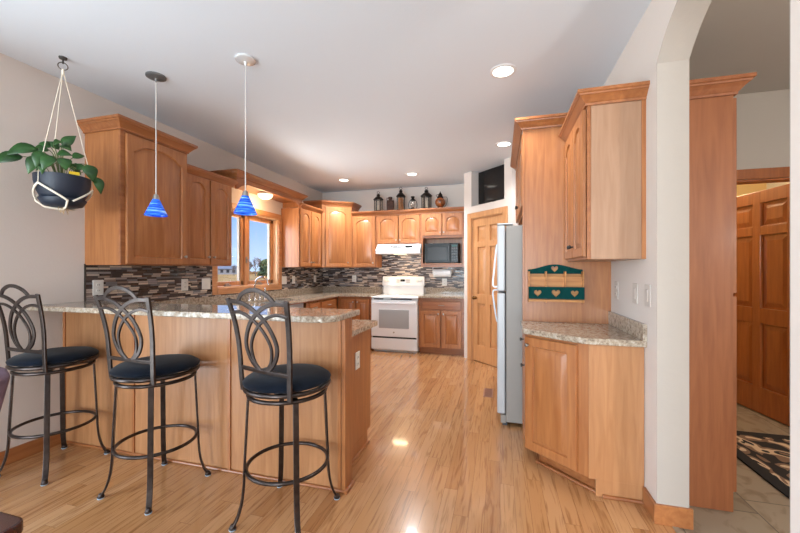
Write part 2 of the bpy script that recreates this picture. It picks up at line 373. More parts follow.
# pantry: diagonal wall with door and television niche
dg0 = Vector((-.536, 5.636, 0)); DR = -PI/4; DL = .97
ns0, ns1, nz = .168, .835, 2.304
struct('wall_pantry', boxes((0, .183, 0, .1, 0, nz), (.824, DL, 0, .1, 0, nz), (.183, .824, 0, .1, 2.12, nz), (0, ns0, 0, .1, nz, H), (ns1, DL, 0, .1, nz, H),
       (ns0-.02, ns0, .1, .42, nz, H), (ns1, ns1+.02, .1, .42, nz, H), (ns0-.02, ns1+.02, .42, .45, nz-.02, H), (ns0, ns1, .02, .42, nz-.03, nz)), wallpaint, loc=dg0, rot=(0, 0, DR), label='diagonal white corner wall around the pantry door', cat='wall')
struct('wall_pantry_side', boxes((-.536, -.46, 5.64, YB, 0, H)), wallpaint)
struct('wall_fridge_side', boxes((.15, XR, 4.95, 5.05, 0, H)), wallpaint)
# hall
struct('wall_hall_end', boxes((HX0, 1.62, 3.71, 3.83, 0, H), (2.46, 3.4, 3.71, 3.83, 0, H), (1.62, 2.46, 3.71, 3.83, 2.11, H)), hallshade, label='end wall of the hall with the open door, its paint darkened for shade', cat='wall')
struct('wall_hall_side', boxes((3.4, 3.5, -1.2, 6.0, 0, H)), hallshade)
struct('wall_hall_rear', boxes((HX0, 3.4, -1.2, -1.08, 0, H)), hallshade)
struct('wall_far_room', boxes((1.0, 3.4, 5.9, 6.0, 0, H), (HX0, 1.05, 3.83, 5.9, 0, H)), tanpaint)

# baseboards
def bb(name, pts, mat=maple_h, h=.105):
    bm = BM()
    for (x0, x1, y0, y1) in pts: box(bm, x0, x1, y0, y1, 0, h)
    return struct(name, bm, mat, .004)
bb('baseboard_left', [(XL, XL+.016, .75, 2.0)], maple_y)
bm = BM(); prism(bm, [(XR-.016, ay1-.016), (HX0+.014, ay1-.016), (HX0+.014, ay1), (XR, ay1), (XR, 2.37), (XR-.016, 2.37)], 0, .105); struct('baseboard_right', bm, maple_y, .003)
bb('baseboard_arch', [(XR-.016, XR, -1.0, ay0), (XR-.016, HX0+.014, ay0, ay0+.016)], maple_y)
bb('baseboard_hall', [(1.3, 1.54, 3.695, 3.71), (2.54, 3.4, 3.695, 3.71)], hall_wood)
struct('trim_1', boxes((.872, .9, ay0, ay1, -.001, .004)), slate)

# ------------------------------------------------------------------ kitchen window
bm = BM(); w = .075
box(bm, XL, XL+.02, wy0-w, wy0, wz0-w, wz1+w); box(bm, XL, XL+.02, wy1, wy1+w, wz0-w, wz1+w); box(bm, XL, XL+.02, wy0, wy1, wz1, wz1+w); box(bm, XL, XL+.024, wy0, wy1, wz0-w, wz0)
win = struct('window_1', bm, trimwood, .003, label='wood framed double casement window over the sink', cat='window')
put('jamb', boxes((XL-T, XL, wy0, wy0+.015, wz0, wz1), (XL-T, XL, wy1-.015, wy1, wz0, wz1), (XL-T, XL, wy0, wy1, wz1-.015, wz1), (XL-T, XL, wy0, wy1, wz0, wz0+.015)), reveal_pale, win)
ym = 4.20
put('mullion', boxes((XL-.14, XL-.055, ym-.03, ym+.03, wz0, wz1)), trimwood_v, win, .003)
for a, b in ((wy0+.02, ym-.03), (ym+.03, wy1-.02)):
    s = .055
    f = put('sash', boxes((XL-.13, XL-.075, a, a+s, wz0+.02, wz1-.02), (XL-.13, XL-.075, b-s, b, wz0+.02, wz1-.02), (XL-.13, XL-.075, a, b, wz1-.02-s, wz1-.02), (XL-.13, XL-.075, a, b, wz0+.02, wz0+.02+s)), trimwood_v, win, .003)
    put('sash_lining', boxes((XL-.12, XL-.085, a+s, a+s+.02, wz0+.075, wz1-.075), (XL-.12, XL-.085, b-s-.02, b-s, wz0+.075, wz1-.075)), sash_white, f)
    put('pane', boxes((XL-.106, XL-.102, a+s, b-s, wz0+.075, wz1-.075)), pane_glass, f)
    bm = boxes((XL-.07, XL-.04, (a+b)/2-.10, (a+b)/2+.0, wz0+.015, wz0+.035)); tube(bm, [(XL-.05, (a+b)/2-.05, wz0+.035), (XL-.03, (a+b)/2-.05, wz0+.05), (XL-.02, (a+b)/2-.13, wz0+.045)], .007)
    put('crank_handle', bm, nickel, f, .003)
bm = boxes((XL-.056, XL-.045, ym-.012, ym+.012, 1.45, 1.53)); tube(bm, [(XL-.045, ym, 1.5), (XL-.02, ym, 1.49), (XL-.015, ym+.02, 1.44)], .006)
put('latch', bm, nickel, win)

# ------------------------------------------------------------------ cabinet parts
def panel_mesh(w, h, arch=.0, stile=.055, t=.02, x=0, z=0, y=0, raise_=True):
    """raised panel door / drawer front; front faces -y at y-t"""
    bm = BM(); N = 14
    def loop(ins, open_=True):
        x0, x1, z0, z1 = stile+ins, w-stile-ins, stile+ins, h-stile-ins
        def top(u):
            if not arch: return z1
            k = 2*u-1; s = .86
            return z1-arch + (arch*math.sqrt(max(0, 1-(k/s)**2*.97)) if abs(k) < s else arch*.17*max(0, 1-(abs(k)-s)/(1-s)))
        p = [(x0+(x1-x0)*i/N, z0) for i in range(N+1)]
        zr = top(1); p += [(x1, z0+(zr-z0)*i/4) for i in range(1, 4)]
        p += [(x1-(x1-x0)*i/N, top(1-i/N)) for i in range(N+1)]
        p += [(x0, zr-(zr-z0)*i/4) for i in range(1, 4)]
        return p
    def outer(ins):
        x0, x1, z0, z1 = ins, w-ins, ins, h-ins
        p = [(x0+(x1-x0)*i/N, z0) for i in range(N+1)]; p += [(x1, z0+(z1-z0)*i/4) for i in range(1, 4)]
        p += [(x1-(x1-x0)*i/N, z1) for i in range(N+1)]; p += [(x0, z1-(z1-z0)*i/4) for i in range(1, 4)]
        return p
    L = [(outer(0), 0), (outer(0), -t+.004), (outer(.004), -t)]
    if raise_:
        L += [(loop(0), -t), (loop(.005), -t+.013), (loop(.010), -t+.014), (loop(.013), -t+.013), (loop(.036), -t+.002)]
    rings = [[bm.verts.new((x+px, y+py, z+pz)) for px, pz in pts] for pts, py in L]
    n = len(rings[0])
    for a, b in zip(rings, rings[1:]):
        for i in range(n): bm.faces.new((a[i], a[(i+1) % n], b[(i+1) % n], b[i]))
    bm.faces.new(rings[0]); bm.faces.new(rings[-1][::-1])
    return bm
def knob(parent, x, y, z, mat=None, r=.014):
    bm = BM(); lathe(bm, [(.006, 0), (.005, -.012), (r*.7, -.015), (r, -.021), (r*.85, -.027), (.003, -.029)], 12, (x, y, z), 'y'); return put('knob', bm, mat or nickel, parent, 0, 50)
def bar_pull(parent, x, y, z, l=.09):
    bm = BM(); tube(bm, smooth_path([(x-l/2, y, z), (x-l/2+.005, y-.02, z), (x, y-.026, z), (x+l/2-.005, y-.02, z), (x+l/2, y, z)], 16), .005); return put('pull', bm, nickel, parent, 0, 50)
def door(parent, x0, x1, z0, z1, y, arch=.05, kn=None, mat=None, name='door', kmat=None):
    bm = panel_mesh(x1-x0, z1-z0, arch, min(.055, (x1-x0)*.24)); 
    o = put(name, bm, mat or maple_v, parent, 0, 35, loc=(x0, y-.003, z0))
    if kn: knob(o, kn[0]-x0, -.02, kn[1]-z0, kmat)
    return o
CROWN = [(0, 0), (.010, 0), (.012, .012), (.018, .018), (.030, .034), (.044, .048), (.050, .050), (.052, .058), (.060, .062), (.060, .080), (0, .080)]
def crown_mesh(path, z, sc=1.0, szc=1.0):
    bm = BM(); n = len(path); rings = []
    P = [Vector((p[0], p[1])) for p in path]
    for i in range(n):
        ds = []
        if i > 0: ds.append((P[i]-P[i-1]).normalized())
        if i < n-1: ds.append((P[i+1]-P[i]).normalized())
        ns = [Vector((d.y, -d.x)) for d in ds]
        if len(ns) == 2:
            m = (ns[0]+ns[1]).normalized(); m = m/max(.3, m.dot(ns[0]))
        else: m = ns[0]
        rings.append([bm.verts.new((P[i].x+m.x*o*sc, P[i].y+m.y*o*sc, z+h*szc)) for o, h in CROWN])
    k = len(CROWN)
    for a, b in zip(rings, rings[1:]):
        for j in range(k): bm.faces.new((a[j], a[(j+1) % k], b[(j+1) % k], b[j]))
    bm.faces.new(rings[0][::-1]); bm.faces.new(rings[-1]); return bm
def cabinet(name, label, loc, rz, w, d, z0, z1, group, body=None, gapx=.004):
    """local: x along the wall, back at y=0, face frame front at y=-d"""
    t = thing(name, label, 'cabinet', loc, rz, group)
    put('body', boxes((0.0, w, -d+.021, 0, z0, z1)), body or maple_v, t, .002)
    put('face_frame', boxes((-.002, .04, -d, -d+.02, z0, z1), (w-.04, w+.002, -d, -d+.02, z0, z1), (.04, w-.04, -d, -d+.02, z0, z0+.045), (.04, w-.04, -d, -d+.02, z1-.05, z1)), maple_h, t, .002)
    return t
UG = 'arched maple wall cabinets'; BG = 'maple base cabinets'
UB, UT, UTT = 1.395, 2.312, 2.475
# --- left wall
a = cabinet('wall_cabinet', 'tallest left wall cabinet with one wide arched door and crown', (XL, 2.168, 0), PI/2, .632, .39, 1.39, 2.48, UG)
door(a, .035, .612, 1.40, 2.45, -.39, .075, (.582, 1.475))
put('crown', crown_mesh([(-.002, 0), (-.002, -.393), (.634, -.393), (.634, 0)], 2.47, 1.05, 1.1), maple_h, a)
b = cabinet('wall_cabinet', 'lower two door wall cabinet between tall cabinet and sink window', (XL, 2.815, 0), PI/2, .665, .315, UB, UT, UG)
door(b, .02, .327, UB+.012, UT-.012, -.315, .06, (.30, 1.485)); door(b, .345, .65, UB+.012, UT-.012, -.315, .06, (.372, 1.485))
put('crown', crown_mesh([(0, -.318), (.667, -.318), (.667, 0)], UT-.012), maple_h, b)
c = cabinet('wall_cabinet', 'narrow two door wall cabinet just right of the sink window', (XL, 4.935, 0), PI/2, .70, .315, UB, UT, UG, body=maple_v)
door(c, .02, .335, UB+.012, UT-.012, -.315, .06, (.31, 1.475)); door(c, .35, .665, UB+.012, UT-.012, -.315, .06, (.375, 1.475))
put('crown', crown_mesh([(-.0, -.318), (.70, -.318)], UT-.012), maple_h, c)
# valance over the sink window
v = thing('window_valance', 'crowned maple valance board bridging the cabinets over the sink window', 'valance', (XL, 3.545, 0), PI/2)
bm = BM(); L0 = 1.447; N = 26
def vz(u):
    e = min(u, L0-u)
    return 2.30 + .085*min(1, max(0, (e-.03)/.16))**.6 if e < .19 else 2.385
us = [L0*i/60 for i in range(61)]
fr = [[bm.verts.new((u, yy, zz)) for u in us] for yy, zz in ()]
lo_f = [bm.verts.new((u, -.335, vz(u))) for u in us]; hi_f = [bm.verts.new((u, -.335, 2.45)) for u in us]
lo_b = [bm.verts.new((u, -.312, vz(u))) for u in us]; hi_b = [bm.verts.new((u, -.312, 2.45)) for u in us]
for i in range(60):
    bm.faces.new((lo_f[i], lo_f[i+1], hi_f[i+1], hi_f[i])); bm.faces.new((lo_b[i], hi_b[i], hi_b[i+1], lo_b[i+1])); bm.faces.new((lo_f[i], lo_b[i], lo_b[i+1], lo_f[i+1])); bm.faces.new((hi_f[i], hi_f[i+1], hi_b[i+1], hi_b[i]))
for i in (0, 60): bm.faces.new((lo_f[i], hi_f[i], hi_b[i], lo_b[i]))
put('front_board', bm, maple_h, v)
put('soffit', boxes((0, L0, -.312, 0, 2.405, 2.425)), maple_h, v)
put('end_board', boxes((0, .018, -.312, 0, 2.425, 2.45)), maple_v, v); put('end_board', boxes((L0-.018, L0, -.312, 0, 2.325, 2.405)), maple_v, v)
put('crown', crown_mesh([(0, 0), (0, -.337), (L0, -.337), (L0, 0)], 2.432, 1.05), maple_h, v)
lt = thing('bowl_light', 'small frosted bowl light glowing under the window valance', 'lamp', (-3.10, 4.27, 2.405))
bm = BM(); lathe(bm, [(.10, -.018), (.102, -.03), (.085, -.06), (.05, -.08), (.004, -.088)], 24, cap=True); put('bowl', bm, bowl_glow, lt, 0, 60)
bm = BM(); lathe(bm, [(.075, -.001), (.08, -.018), (.06, -.02)], 20); put('base_plate', bm, brass, lt)
point('bowl_bulb', (-3.10, 4.27, 2.25), 6.0, (1, .66, .34), .09)
# --- corner
cn = thing('corner_wall_cabinet', 'tall diagonal corner wall cabinet with a single arched door', 'cabinet', (XL, YB, 0), 0, UG)
p0, p1 = (.335, -.648), (.747, -.335)
bm = BM(); prism(bm, [(0, 0), (0, -.648), p0, p1, (.747, 0)], UB, UTT); put('body', bm, maple_v, cn, .002)
ang = math.atan2(p1[1]-p0[1], p1[0]-p0[0]); dl = math.hypot(p1[0]-p0[0], p1[1]-p0[1])
dn = (math.sin(ang), -math.cos(ang))
bm = panel_mesh(dl-.10, UTT-UB-.045, .06, .055); o = put('door', bm, maple_v, cn, 0, 35, rot=(0, 0, ang), loc=(p0[0]+.05*math.cos(ang)+dn[0]*.001, p0[1]+.05*math.sin(ang)+dn[1]*.001, UB+.012)); knob(o, dl-.125, -.02, .075)
put('crown', crown_mesh([(0, -.648), p0, p1, (.747, 0)], UTT-.005), maple_h, cn)
# --- back wall
d = cabinet('wall_cabinet', 'single arched door wall cabinet between corner cabinet and range hood', (-2.548, YB, 0), 0, .458, .31, UB, UT+.06, UG)
door(d, .022, .438, UB+.012, UT-.02, -.31, .06, (.405, 1.475)); 
put('crown', crown_mesh([(0, -.312), (.458, -.312)], UT-.012), maple_h, d)
e = cabinet('wall_cabinet', 'short two door wall cabinet directly above the white range hood', (-2.088, YB, 0), 0, .80, .31, 1.80, UT+.06, UG)
door(e, .022, .39, 1.815, UT-.02, -.31, .055, (.365, 1.865)); door(e, .41, .778, 1.815, UT-.02, -.31, .055, (.435, 1.865))
put('crown', crown_mesh([(0, -.312), (.80, -.312)], UT-.012), maple_h, e)
f = thing('wall_cabinet', 'two door wall cabinet with an open shelf holding the microwave', 'cabinet', (-1.286, YB, 0), 0, UG)
w = .742
put('body', boxes((0, .02, -.31, 0, 1.40, UT+.06), (w-.02, w, -.31, 0, 1.40, UT+.06), (.02, w-.02, -.31, 0, 1.90, UT+.06), (.02, w-.02, -.31, 0, 1.43, 1.452), (.02, w-.02, -.012, 0, 1.452, 1.90)), maple_v, f)
put('face_frame', boxes((0, .032, -.33, -.31, 1.40, UT), (w-.05, w, -.33, -.31, 1.40, UT), (.032, w-.05, -.33, -.31, 1.40, 1.45), (.032, w-.05, -.33, -.31, 1.885, 1.93), (.032, w-.05, -.33, -.31, 2.27, UT)), maple_h, f, .002)
door(f, .022, .352, 1.925, UT-.02, -.33, .055, (.328, 1.975)); door(f, .366, .70, 1.925, UT-.02, -.33, .055, (.39, 1.975))
put('shelf_lip', boxes((.03, w-.05, -.352, -.33, 1.442, 1.462)), maple_h, f, .004)
put('crown', crown_mesh([(0, -.332), (w, -.332)], UT-.012), maple_h, f)
# --- right side: fridge surround, upper, base
fs = thing('fridge_surround_cabinet', 'tall maple end panel and cabinet enclosing the refrigerator', 'cabinet', (XR, 4.24, 0), -PI/2)
put('end_panel', boxes((1.18, 1.2, -.615, 0, 0, 2.48)), maple_v, fs, .002)
put('edge_strip', boxes((1.176, 1.204, -.632, -.615, 0, 2.48)), maple_v, fs, .002)
put('end_panel', boxes((0, .02, -.615, 0, 0, 2.48)), maple_v, fs, .002)
put('body', boxes((.02, 1.18, -.595, 0, 1.84, 2.48)), maple_v, fs, .002)
put('face_frame', boxes((.02, 1.18, -.615, -.596, 1.84, 2.48)), maple_h, fs, .002)
door(fs, .03, .585, 1.87, 2.45, -.615, .055, (.555, 1.95), kmat=black_matte); door(fs, .60, 1.16, 1.87, 2.45, -.615, .055, (.63, 1.95), kmat=black_matte)
put('crown', crown_mesh([(0, 0), (0, -.634), (1.205, -.634), (1.205, 0)], 2.465), maple_h, fs)
ur = cabinet('wall_cabinet', 'nearest right wall cabinet with a side panel paled for window glare over angled counter', (XR, 3.032, 0), -PI/2, .66, .305, 1.413, 2.335, UG, body=glare_maple)
door(ur, .02, .32, 1.43, 2.315, -.305, .06, (.295, 1.505), kmat=black_matte); door(ur, .335, .64, 1.43, 2.315, -.305, .06, (.36, 1.505), kmat=black_matte)
put('scribe_strip', boxes((.661, .667, -.022, 0, 1.413, 2.335)), maple_v, ur)
put('crown', crown_mesh([(0, -.307), (.664, -.307), (.664, 0)], 2.325), maple_h, ur)
# angled base
ab = thing('angled_base_cabinet', 'angled end base cabinet below the right granite counter', 'cabinet', (0, 0, 0), 0, BG)
q0, q1 = (.184, 2.668), (.513, 2.392)
poly = [(XR-.002, 3.032), (.192, 3.032), q0, q1, (XR-.002, 2.392)]
bm = BM(); prism(bm, poly, .10, .906); put('body', bm, maple_v, ab, .002)
put('side_panel', boxes((.55, XR-.002, 2.386, 2.41, 0, .10), (.513, XR-.002, 2.386, 2.393, .10, .906)), lit_maple, ab, .001)
bm = BM(); ang = math.atan2(q1[1]-q0[1], q1[0]-q0[0]); ca_, sa_ = math.cos(ang), math.sin(ang)
inn = (-sa_*.07, ca_*.07)
k0, k1 = (q0[0]+inn[0]+.02, q0[1]+inn[1]-.014), (.592, 2.405)
prism(bm, [(.27, 3.03), (.27, 2.735), (k0[0]+.02, k0[1]), k1, (.62, 2.425), (.62, 3.03)], .0, .10); put('toe_kick', bm, maple_h, ab)
bm = BM(); sweep(bm, [(k0[0]-.004, k0[1]-.012, .008), (k1[0]-.008, k1[1]-.010, .008)], circ(.011, 8)); sweep(bm, [(.585, 2.38, .008), (.79, 2.38, .008)], circ(.011, 8)); put('quarter_round', bm, maple_h, ab)
dl = math.hypot(q1[0]-q0[0], q1[1]-q0[1]); dn = (sa_, -ca_)
o = put('door', panel_mesh(dl-.058, .775, 0, .058), maple_v, ab, 0, 35, rot=(0, 0, ang), loc=(q0[0]-.008*ca_+dn[0]*.002, q0[1]-.008*sa_+dn[1]*.002, .112)); knob(o, .03, -.02, .72)
o = put('drawer', panel_mesh(.33, .145, 0, .03, raise_=False), maple_h, ab, 0, 35, rot=(0, 0, -PI/2), loc=(.19, 3.02, .75)); knob(o, .165, -.02, .08, dark_nickel)
o = put('door', panel_mesh(.33, .62, 0, .055), maple_v, ab, 0, 35, rot=(0, 0, -PI/2), loc=(.19, 3.02, .112)); knob(o, .27, -.02, .55, dark_nickel)
# base right of range
def base_cab(label, x, w, loc, rz, drawers, doors, z1=.900, d=.60, name='base_cabinet', body_top=None):
    t = thing(name, label, 'cabinet', loc, rz, BG)
    put('body', boxes((0, w, -d+.021, 0, .10, body_top or z1), (0, w, -d+.08, -.02, 0, .10)), maple_v, t, .001)
    put('face_frame', boxes((0, .035, -d, -d+.02, .10, z1), (w-.035, w, -d, -d+.02, .10, z1), (.035, w-.035, -d, -d+.02, .10, .13), (.035, w-.035, -d, -d+.02, z1-.02, z1), (.035, w-.035, -d, -d+.02, .69, .73)), maple_h, t, .001)
    put('toe_kick', boxes((0, w, -d+.066, -d+.079, 0, .10)), maple_h, t)
    for x0, x1, a0, a1 in drawers:
        o = put('drawer', panel_mesh(x1-x0, a1-a0, 0, .03, raise_=False), maple_h, t, 0, 35, loc=(x0, -d, a0)); bar_pull(o, (x1-x0)/2, -.02, (a1-a0)/2)
    for x0, x1, a0, a1, kx in doors: door(t, x0, x1, a0, a1, -d, 0, (kx, a1-.05))
    return t
base_cab('base cabinet right of the range with one drawer over two doors', 0, .725, (-1.268, YB, 0), 0, [(.06, .68, .725, .855)], [(.035, .355, .115, .705, .325), (.375, .69, .115, .705, .405)])
base_cab('base cabinet left of the range with two slim panelled doors', 0, .61, (-2.69, YB, 0), 0, [], [(.10, .325, .115, .86, .295), (.345, .57, .115, .86, .375)])
base_cab('left wall base cabinet with drawer nearest the back corner', 0, .63, (XL, 5.06, 0), PI/2, [(.03, .53, .725, .855)], [(.03, .275, .115, .705, .25), (.285, .53, .115, .705, .31)])
base_cab('narrow left wall base cabinet right of the sink cabinet', 0, .35, (XL, 4.70, 0), PI/2, [(.03, .32, .725, .855)], [(.03, .32, .115, .705, .29)])
base_cab('sink base cabinet on the left wall under the window', 0, .92, (XL, 3.775, 0), PI/2, [], [(.03, .45, .115, .705, .42), (.47, .89, .115, .705, .50)], body_top=.68)
base_cab('left wall base cabinet between the peninsula and the sink cabinet', 0, .98, (XL, 2.785, 0), PI/2, [(.40, .95, .725, .855)], [(.40, .66, .115, .705, .63), (.68, .95, .115, .705, .71)])
# peninsula
pen = thing('peninsula_cabinet', 'peninsula base cabinet with a plain end panel behind the bar', 'cabinet', (0, 0, 0), 0, BG)
put('body', boxes((XL, -1.02, 2.125, 2.72, .10, .900), (XL, -1.02, 2.125, 2.65, 0, .10)), maple_h, pen, .002)
put('end_panel', boxes((-1.02, -1.0, 2.125, 2.72, .10, .900), (-1.02, -1.0, 2.125, 2.65, 0, .10)), maple_v, pen, .002)
for i in range(3):
    x0 = -2.62+i*.53; o = put('door', panel_mesh(.51, .745, 0, .055), maple_v, pen, 0, 35, rot=(0, 0, PI), loc=(x0+.51, 2.722, .112)); knob(o, .03, -.02, .68)
bm = BM(); sweep(bm, [(-.994, 2.13, .008), (-.994, 2.655, .008)], circ(.012, 8)); put('quarter_round', bm, maple_y, pen)
# bar
bar = thing('breakfast_bar', 'maple panelled knee wall of the raised breakfast bar', 'bar', (0, 0, 0))
put('panel', boxes((XL, -.925, 2.022, 2.10, 0, 1.055)), lit_maple, bar)
put('end_post', boxes((-.925, -.902, 2.012, 2.118, 0, 1.055)), maple_v, bar, .002)
for x in (-3.285, -2.58, -1.744, -.942):
    put('batten', boxes((x-.011, x+.011, 2.012, 2.023, 0, 1.055)), maple_v, bar, .002)
bm = BM(); sweep(bm, [(XL, 2.014, .009), (-.90, 2.014, .009)], circ(.010, 8)); sweep(bm, [(-.895, 2.0, .009), (-.895, 2.12, .009)], circ(.013, 8)); put('quarter_round', bm, maple_h, bar)
# countertops
def top_poly(pts, z0, z1): bm = BM(); prism(bm, pts, z0, z1); return bm
bt = put('bar_countertop', top_poly([(XL+.001, 1.79), (-.985, 1.79), (-.945, 1.80), (-.893, 1.855), (-.88, 1.89), (-.88, 2.20), (XL+.001, 2.20)], 1.056, 1.092), granite, None, .006, seg=3)
tag(bt, 'speckled granite slab on top of the raised breakfast bar', 'countertop')
# main worktop with sink cut-out
sx0, sx1, sy0, sy1 = XL+.12, XL+.56, 3.85, 4.62
bm = BM(); fx = XL+.64; z0, z1 = .902, .938
for q in ((XL, fx, 2.80, sy0), (XL, sx0, sy0, sy1), (sx1, fx, sy0, sy1), (XL, fx, sy1, 5.64), (XL, -2.088, 5.64, YB), (XL, -1.11, 2.105, 2.80)): box(bm, *q, z0, z1)
prism(bm, [(-1.11, 2.105), (-.985, 2.105), (-.955, 2.13), (-.955, 2.765), (-.985, 2.80), (-1.11, 2.80)], z0, z1)
ct = put('kitchen_countertop', bm, granite, None); tag(ct, 'granite worktop running from peninsula round the sink to the range', 'countertop')
put('upstand', boxes((XL, XL+.02, 2.12, YB, z1, z1+.10), (XL+.02, -2.088, YB-.02, YB, z1, z1+.10)), granite, ct, .002)
ct = put('kitchen_countertop', boxes((-1.266, -.54, YB-.645, YB, .902, .938)), granite, None, .004); tag(ct, 'short granite worktop between the range and the pantry wall', 'countertop')
put('upstand', boxes((-1.266, -.54, YB-.02, YB, .938, 1.036)), granite, ct, .002)
ct = put('kitchen_countertop', top_poly([(XR, 3.032), (.155, 3.032), (.150, 2.655), (.158, 2.63), (.455, 2.375), (.49, 2.355), (XR, 2.345)], .908, .945), granite, None, .006, seg=3); tag(ct, 'angled granite worktop on the right by the arch', 'countertop')
put('upstand', boxes((XR-.022, XR, 2.345, 3.032, .945, 1.04)), granite, ct, .002)
# backsplashes
o = put('tile_backsplash', boxes((XL, XL+.010, 2.171, wy0-.077, 1.036, 1.40), (XL, XL+.010, wy0-.077, wy1+.077, 1.036, wz0-.077), (XL, XL+.010, wy1+.077, YB, 1.036, 1.40)), mosaic_l); tag(o, 'brown and grey strip mosaic on the left wall around the window', 'backsplash')
put('edge_trim', boxes((XL, XL+.013, 2.163, 2.171, .915, 1.40)), dark_nickel, o)
o = put('tile_backsplash', boxes((XL+.010, -.54, YB-.010, YB, 1.036, 1.40), (-2.09, -1.288, YB-.010, YB, 1.40, 1.80)), mosaic_b); tag(o, 'brown and grey strip mosaic on the back wall behind the range', 'backsplash')

# ------------------------------------------------------------------ sink and tap
sk = thing('kitchen_sink', 'steel undermount sink below the kitchen window', 'sink', ((sx0+sx1)/2, (sy0+sy1)/2, .902))
hx, hy = (sx1-sx0)/2, (sy1-sy0)/2
put('basin', boxes((-hx-.01, -hx, -hy-.01, hy+.01, -.18, 0), (hx, hx+.01, -hy-.01, hy+.01, -.18, 0), (-hx, hx, -hy-.01, -hy, -.18, 0), (-hx, hx, hy, hy+.01, -.18, 0), (-hx-.01, hx+.01, -hy-.01, hy+.01, -.19, -.18)), steel, sk)
bm = BM(); lathe(bm, [(.04, -.179), (.042, -.176), (.01, -.176)], 16); put('drain', bm, chrome, sk)
fc = thing('kitchen_tap', 'chrome gooseneck tap with two handles in front of the window', 'tap', (XL+.08, 4.20, .938))
bm = BM(); lathe(bm, [(.028, 0), (.028, .012), (.016, .03), (.014, .05)], 16)
tube(bm, smooth_path([(0, 0, .03), (0, 0, .20), (.03, .0, .285), (.10, .01, .315), (.17, .02, .285), (.20, .02, .21)], 30), .012); put('spout', bm, chrome, fc, 0, 50)
for s in (-1, 1):
    bm = BM(); lathe(bm, [(.024, 0), (.024, .01), (.013, .03), (.012, .075), (.018, .085), (.014, .10), (.003, .103)], 14, (0, s*.11, 0)); tube(bm, [(0, s*.11, .085), (.05, s*.135, .10)], .006); put('handle', bm, chrome, fc, 0, 50)
bm = BM(); lathe(bm, [(.02, 0), (.02, .01), (.012, .03), (.011, .11), (.016, .12), (.012, .16), (.003, .165)], 14, (0, .22, 0)); put('sprayer', bm, chrome, fc, 0, 50)

# ------------------------------------------------------------------ range, hood, microwave
rg = thing('kitchen_range', 'white electric range with grey oven window at the back wall', 'range', (-1.667, YB-.02, 0))
rw = .392; fy = -.645
put('body', boxes((-rw, rw, fy+.03, 0, .04, .895), (-rw+.02, rw-.02, fy+.07, -.02, 0.0, .04)), white_enamel, rg, .004)
put('cooktop', boxes((-rw, rw, fy-.015, -.06, .895, .912)), white_enamel, rg, .006)
bm = BM()
for x, y, r in ((-.18, -.45, .10), (.18, -.45, .08), (-.18, -.2, .08), (.18, -.2, .10)): lathe(bm, [(r, .9125), (r, .9135), (r-.006, .9135), (r-.006, .9125)], 28, (x, y, 0), cap=False)
put('burner', bm, grey_door_glass, rg)
od = put('oven_door', boxes((-rw+.004, rw-.004, fy-.005, fy+.028, .262, .86)), white_enamel, rg, .008)
put('door_window', boxes((-.255, .255, fy-.009, fy-.004, .40, .705)), grey_door_glass, od, .003)
bm = BM(); sweep(bm, [(-.355, fy-.045, .81), (.355, fy-.045, .81)], rect(.03, .022), ref=(0, 0, 1)); box(bm, -.355, -.33, fy-.04, fy, .80, .82); box(bm, .33, .355, fy-.04, fy, .80, .82); put('door_handle', bm, white_enamel, od, .006)
bm = BM(); lathe(bm, [(.014, fy-.005), (.014, fy-.008), (.002, fy-.008)], 20, (0, 0, .335), 'y'); put('emblem', bm, nickel, od)
put('vent_strip', boxes((-rw+.05, -.18, fy-.006, fy, .868, .884), (-.05, .30, fy-.006, fy, .868, .884)), dark_grey, od)
put('drawer', boxes((-rw+.004, rw-.004, fy-.003, fy+.028, .05, .235)), white_enamel, rg, .006)
put('shadow_gap', boxes((-rw+.02, rw-.02, fy+.012, fy+.03, .235, .262)), black_matte, rg)
bg_ = put('backguard', boxes((-rw+.02, rw-.02, -.06, 0, .895, 1.075)), white_enamel, rg, .004)
bm = BM(); v8 = [(-rw+.005, -.085, 1.07), (rw-.005, -.085, 1.07), (rw-.005, .0, 1.07), (-rw+.005, 0, 1.07), (-rw+.005, -.055, 1.235), (rw-.005, -.055, 1.235), (rw-.005, 0, 1.235), (-rw+.005, 0, 1.235)]
vs = [bm.verts.new(p) for p in v8]
for q in ((0, 3, 2, 1), (4, 5, 6, 7), (0, 1, 5, 4), (1, 2, 6, 5), (2, 3, 7, 6), (3, 0, 4, 7)): bm.faces.new([vs[i] for i in q])
cp = put('control_panel', bm, white_enamel, rg, .01)
for x in (-.325, -.265, .265, .325):
    bm = BM(); lathe(bm, [(.022, 0), (.021, -.016), (.017, -.022), (.003, -.022)], 16, (x, -.074, 1.155), 'y'); box(bm, x-.004, x+.004, -.104, -.09, 1.138, 1.172); put('knob', bm, white_plastic, cp, 0, 40)
put('display', boxes((-.045, .035, -.078, -.07, 1.145, 1.185)), black_gloss, cp); put('buttons', boxes((-.12, -.06, -.077, -.07, 1.13, 1.145), (.05, .13, -.077, -.07, 1.13, 1.145), (-.12, -.06, -.074, -.07, 1.165, 1.18), (.05, .13, -.074, -.07, 1.165, 1.18)), grey_door_glass, cp)
hd = thing('range_hood', 'slim white range hood under the short wall cabinet', 'hood', (-1.652, YB-.011, 1.787))
bm = BM(); pr = [(0, 0), (0, -.165), (-.50, -.165), (-.505, -.10), (-.40, 0)]
A = [bm.verts.new((-.385, y, z)) for y, z in pr]; B = [bm.verts.new((.385, y, z)) for y, z in pr]
bm.faces.new(A); bm.faces.new(B[::-1])
for i in range(5): bm.faces.new((A[i], B[i], B[(i+1) % 5], A[(i+1) % 5]))
put('canopy', bm, white_enamel, hd, .006)
put('vent_slots', boxes(*[(x, x+.035, -.478, -.455, -.055, -.028) for x in (-.12, -.08, -.04, 0, .04)]), grey_door_glass, hd)
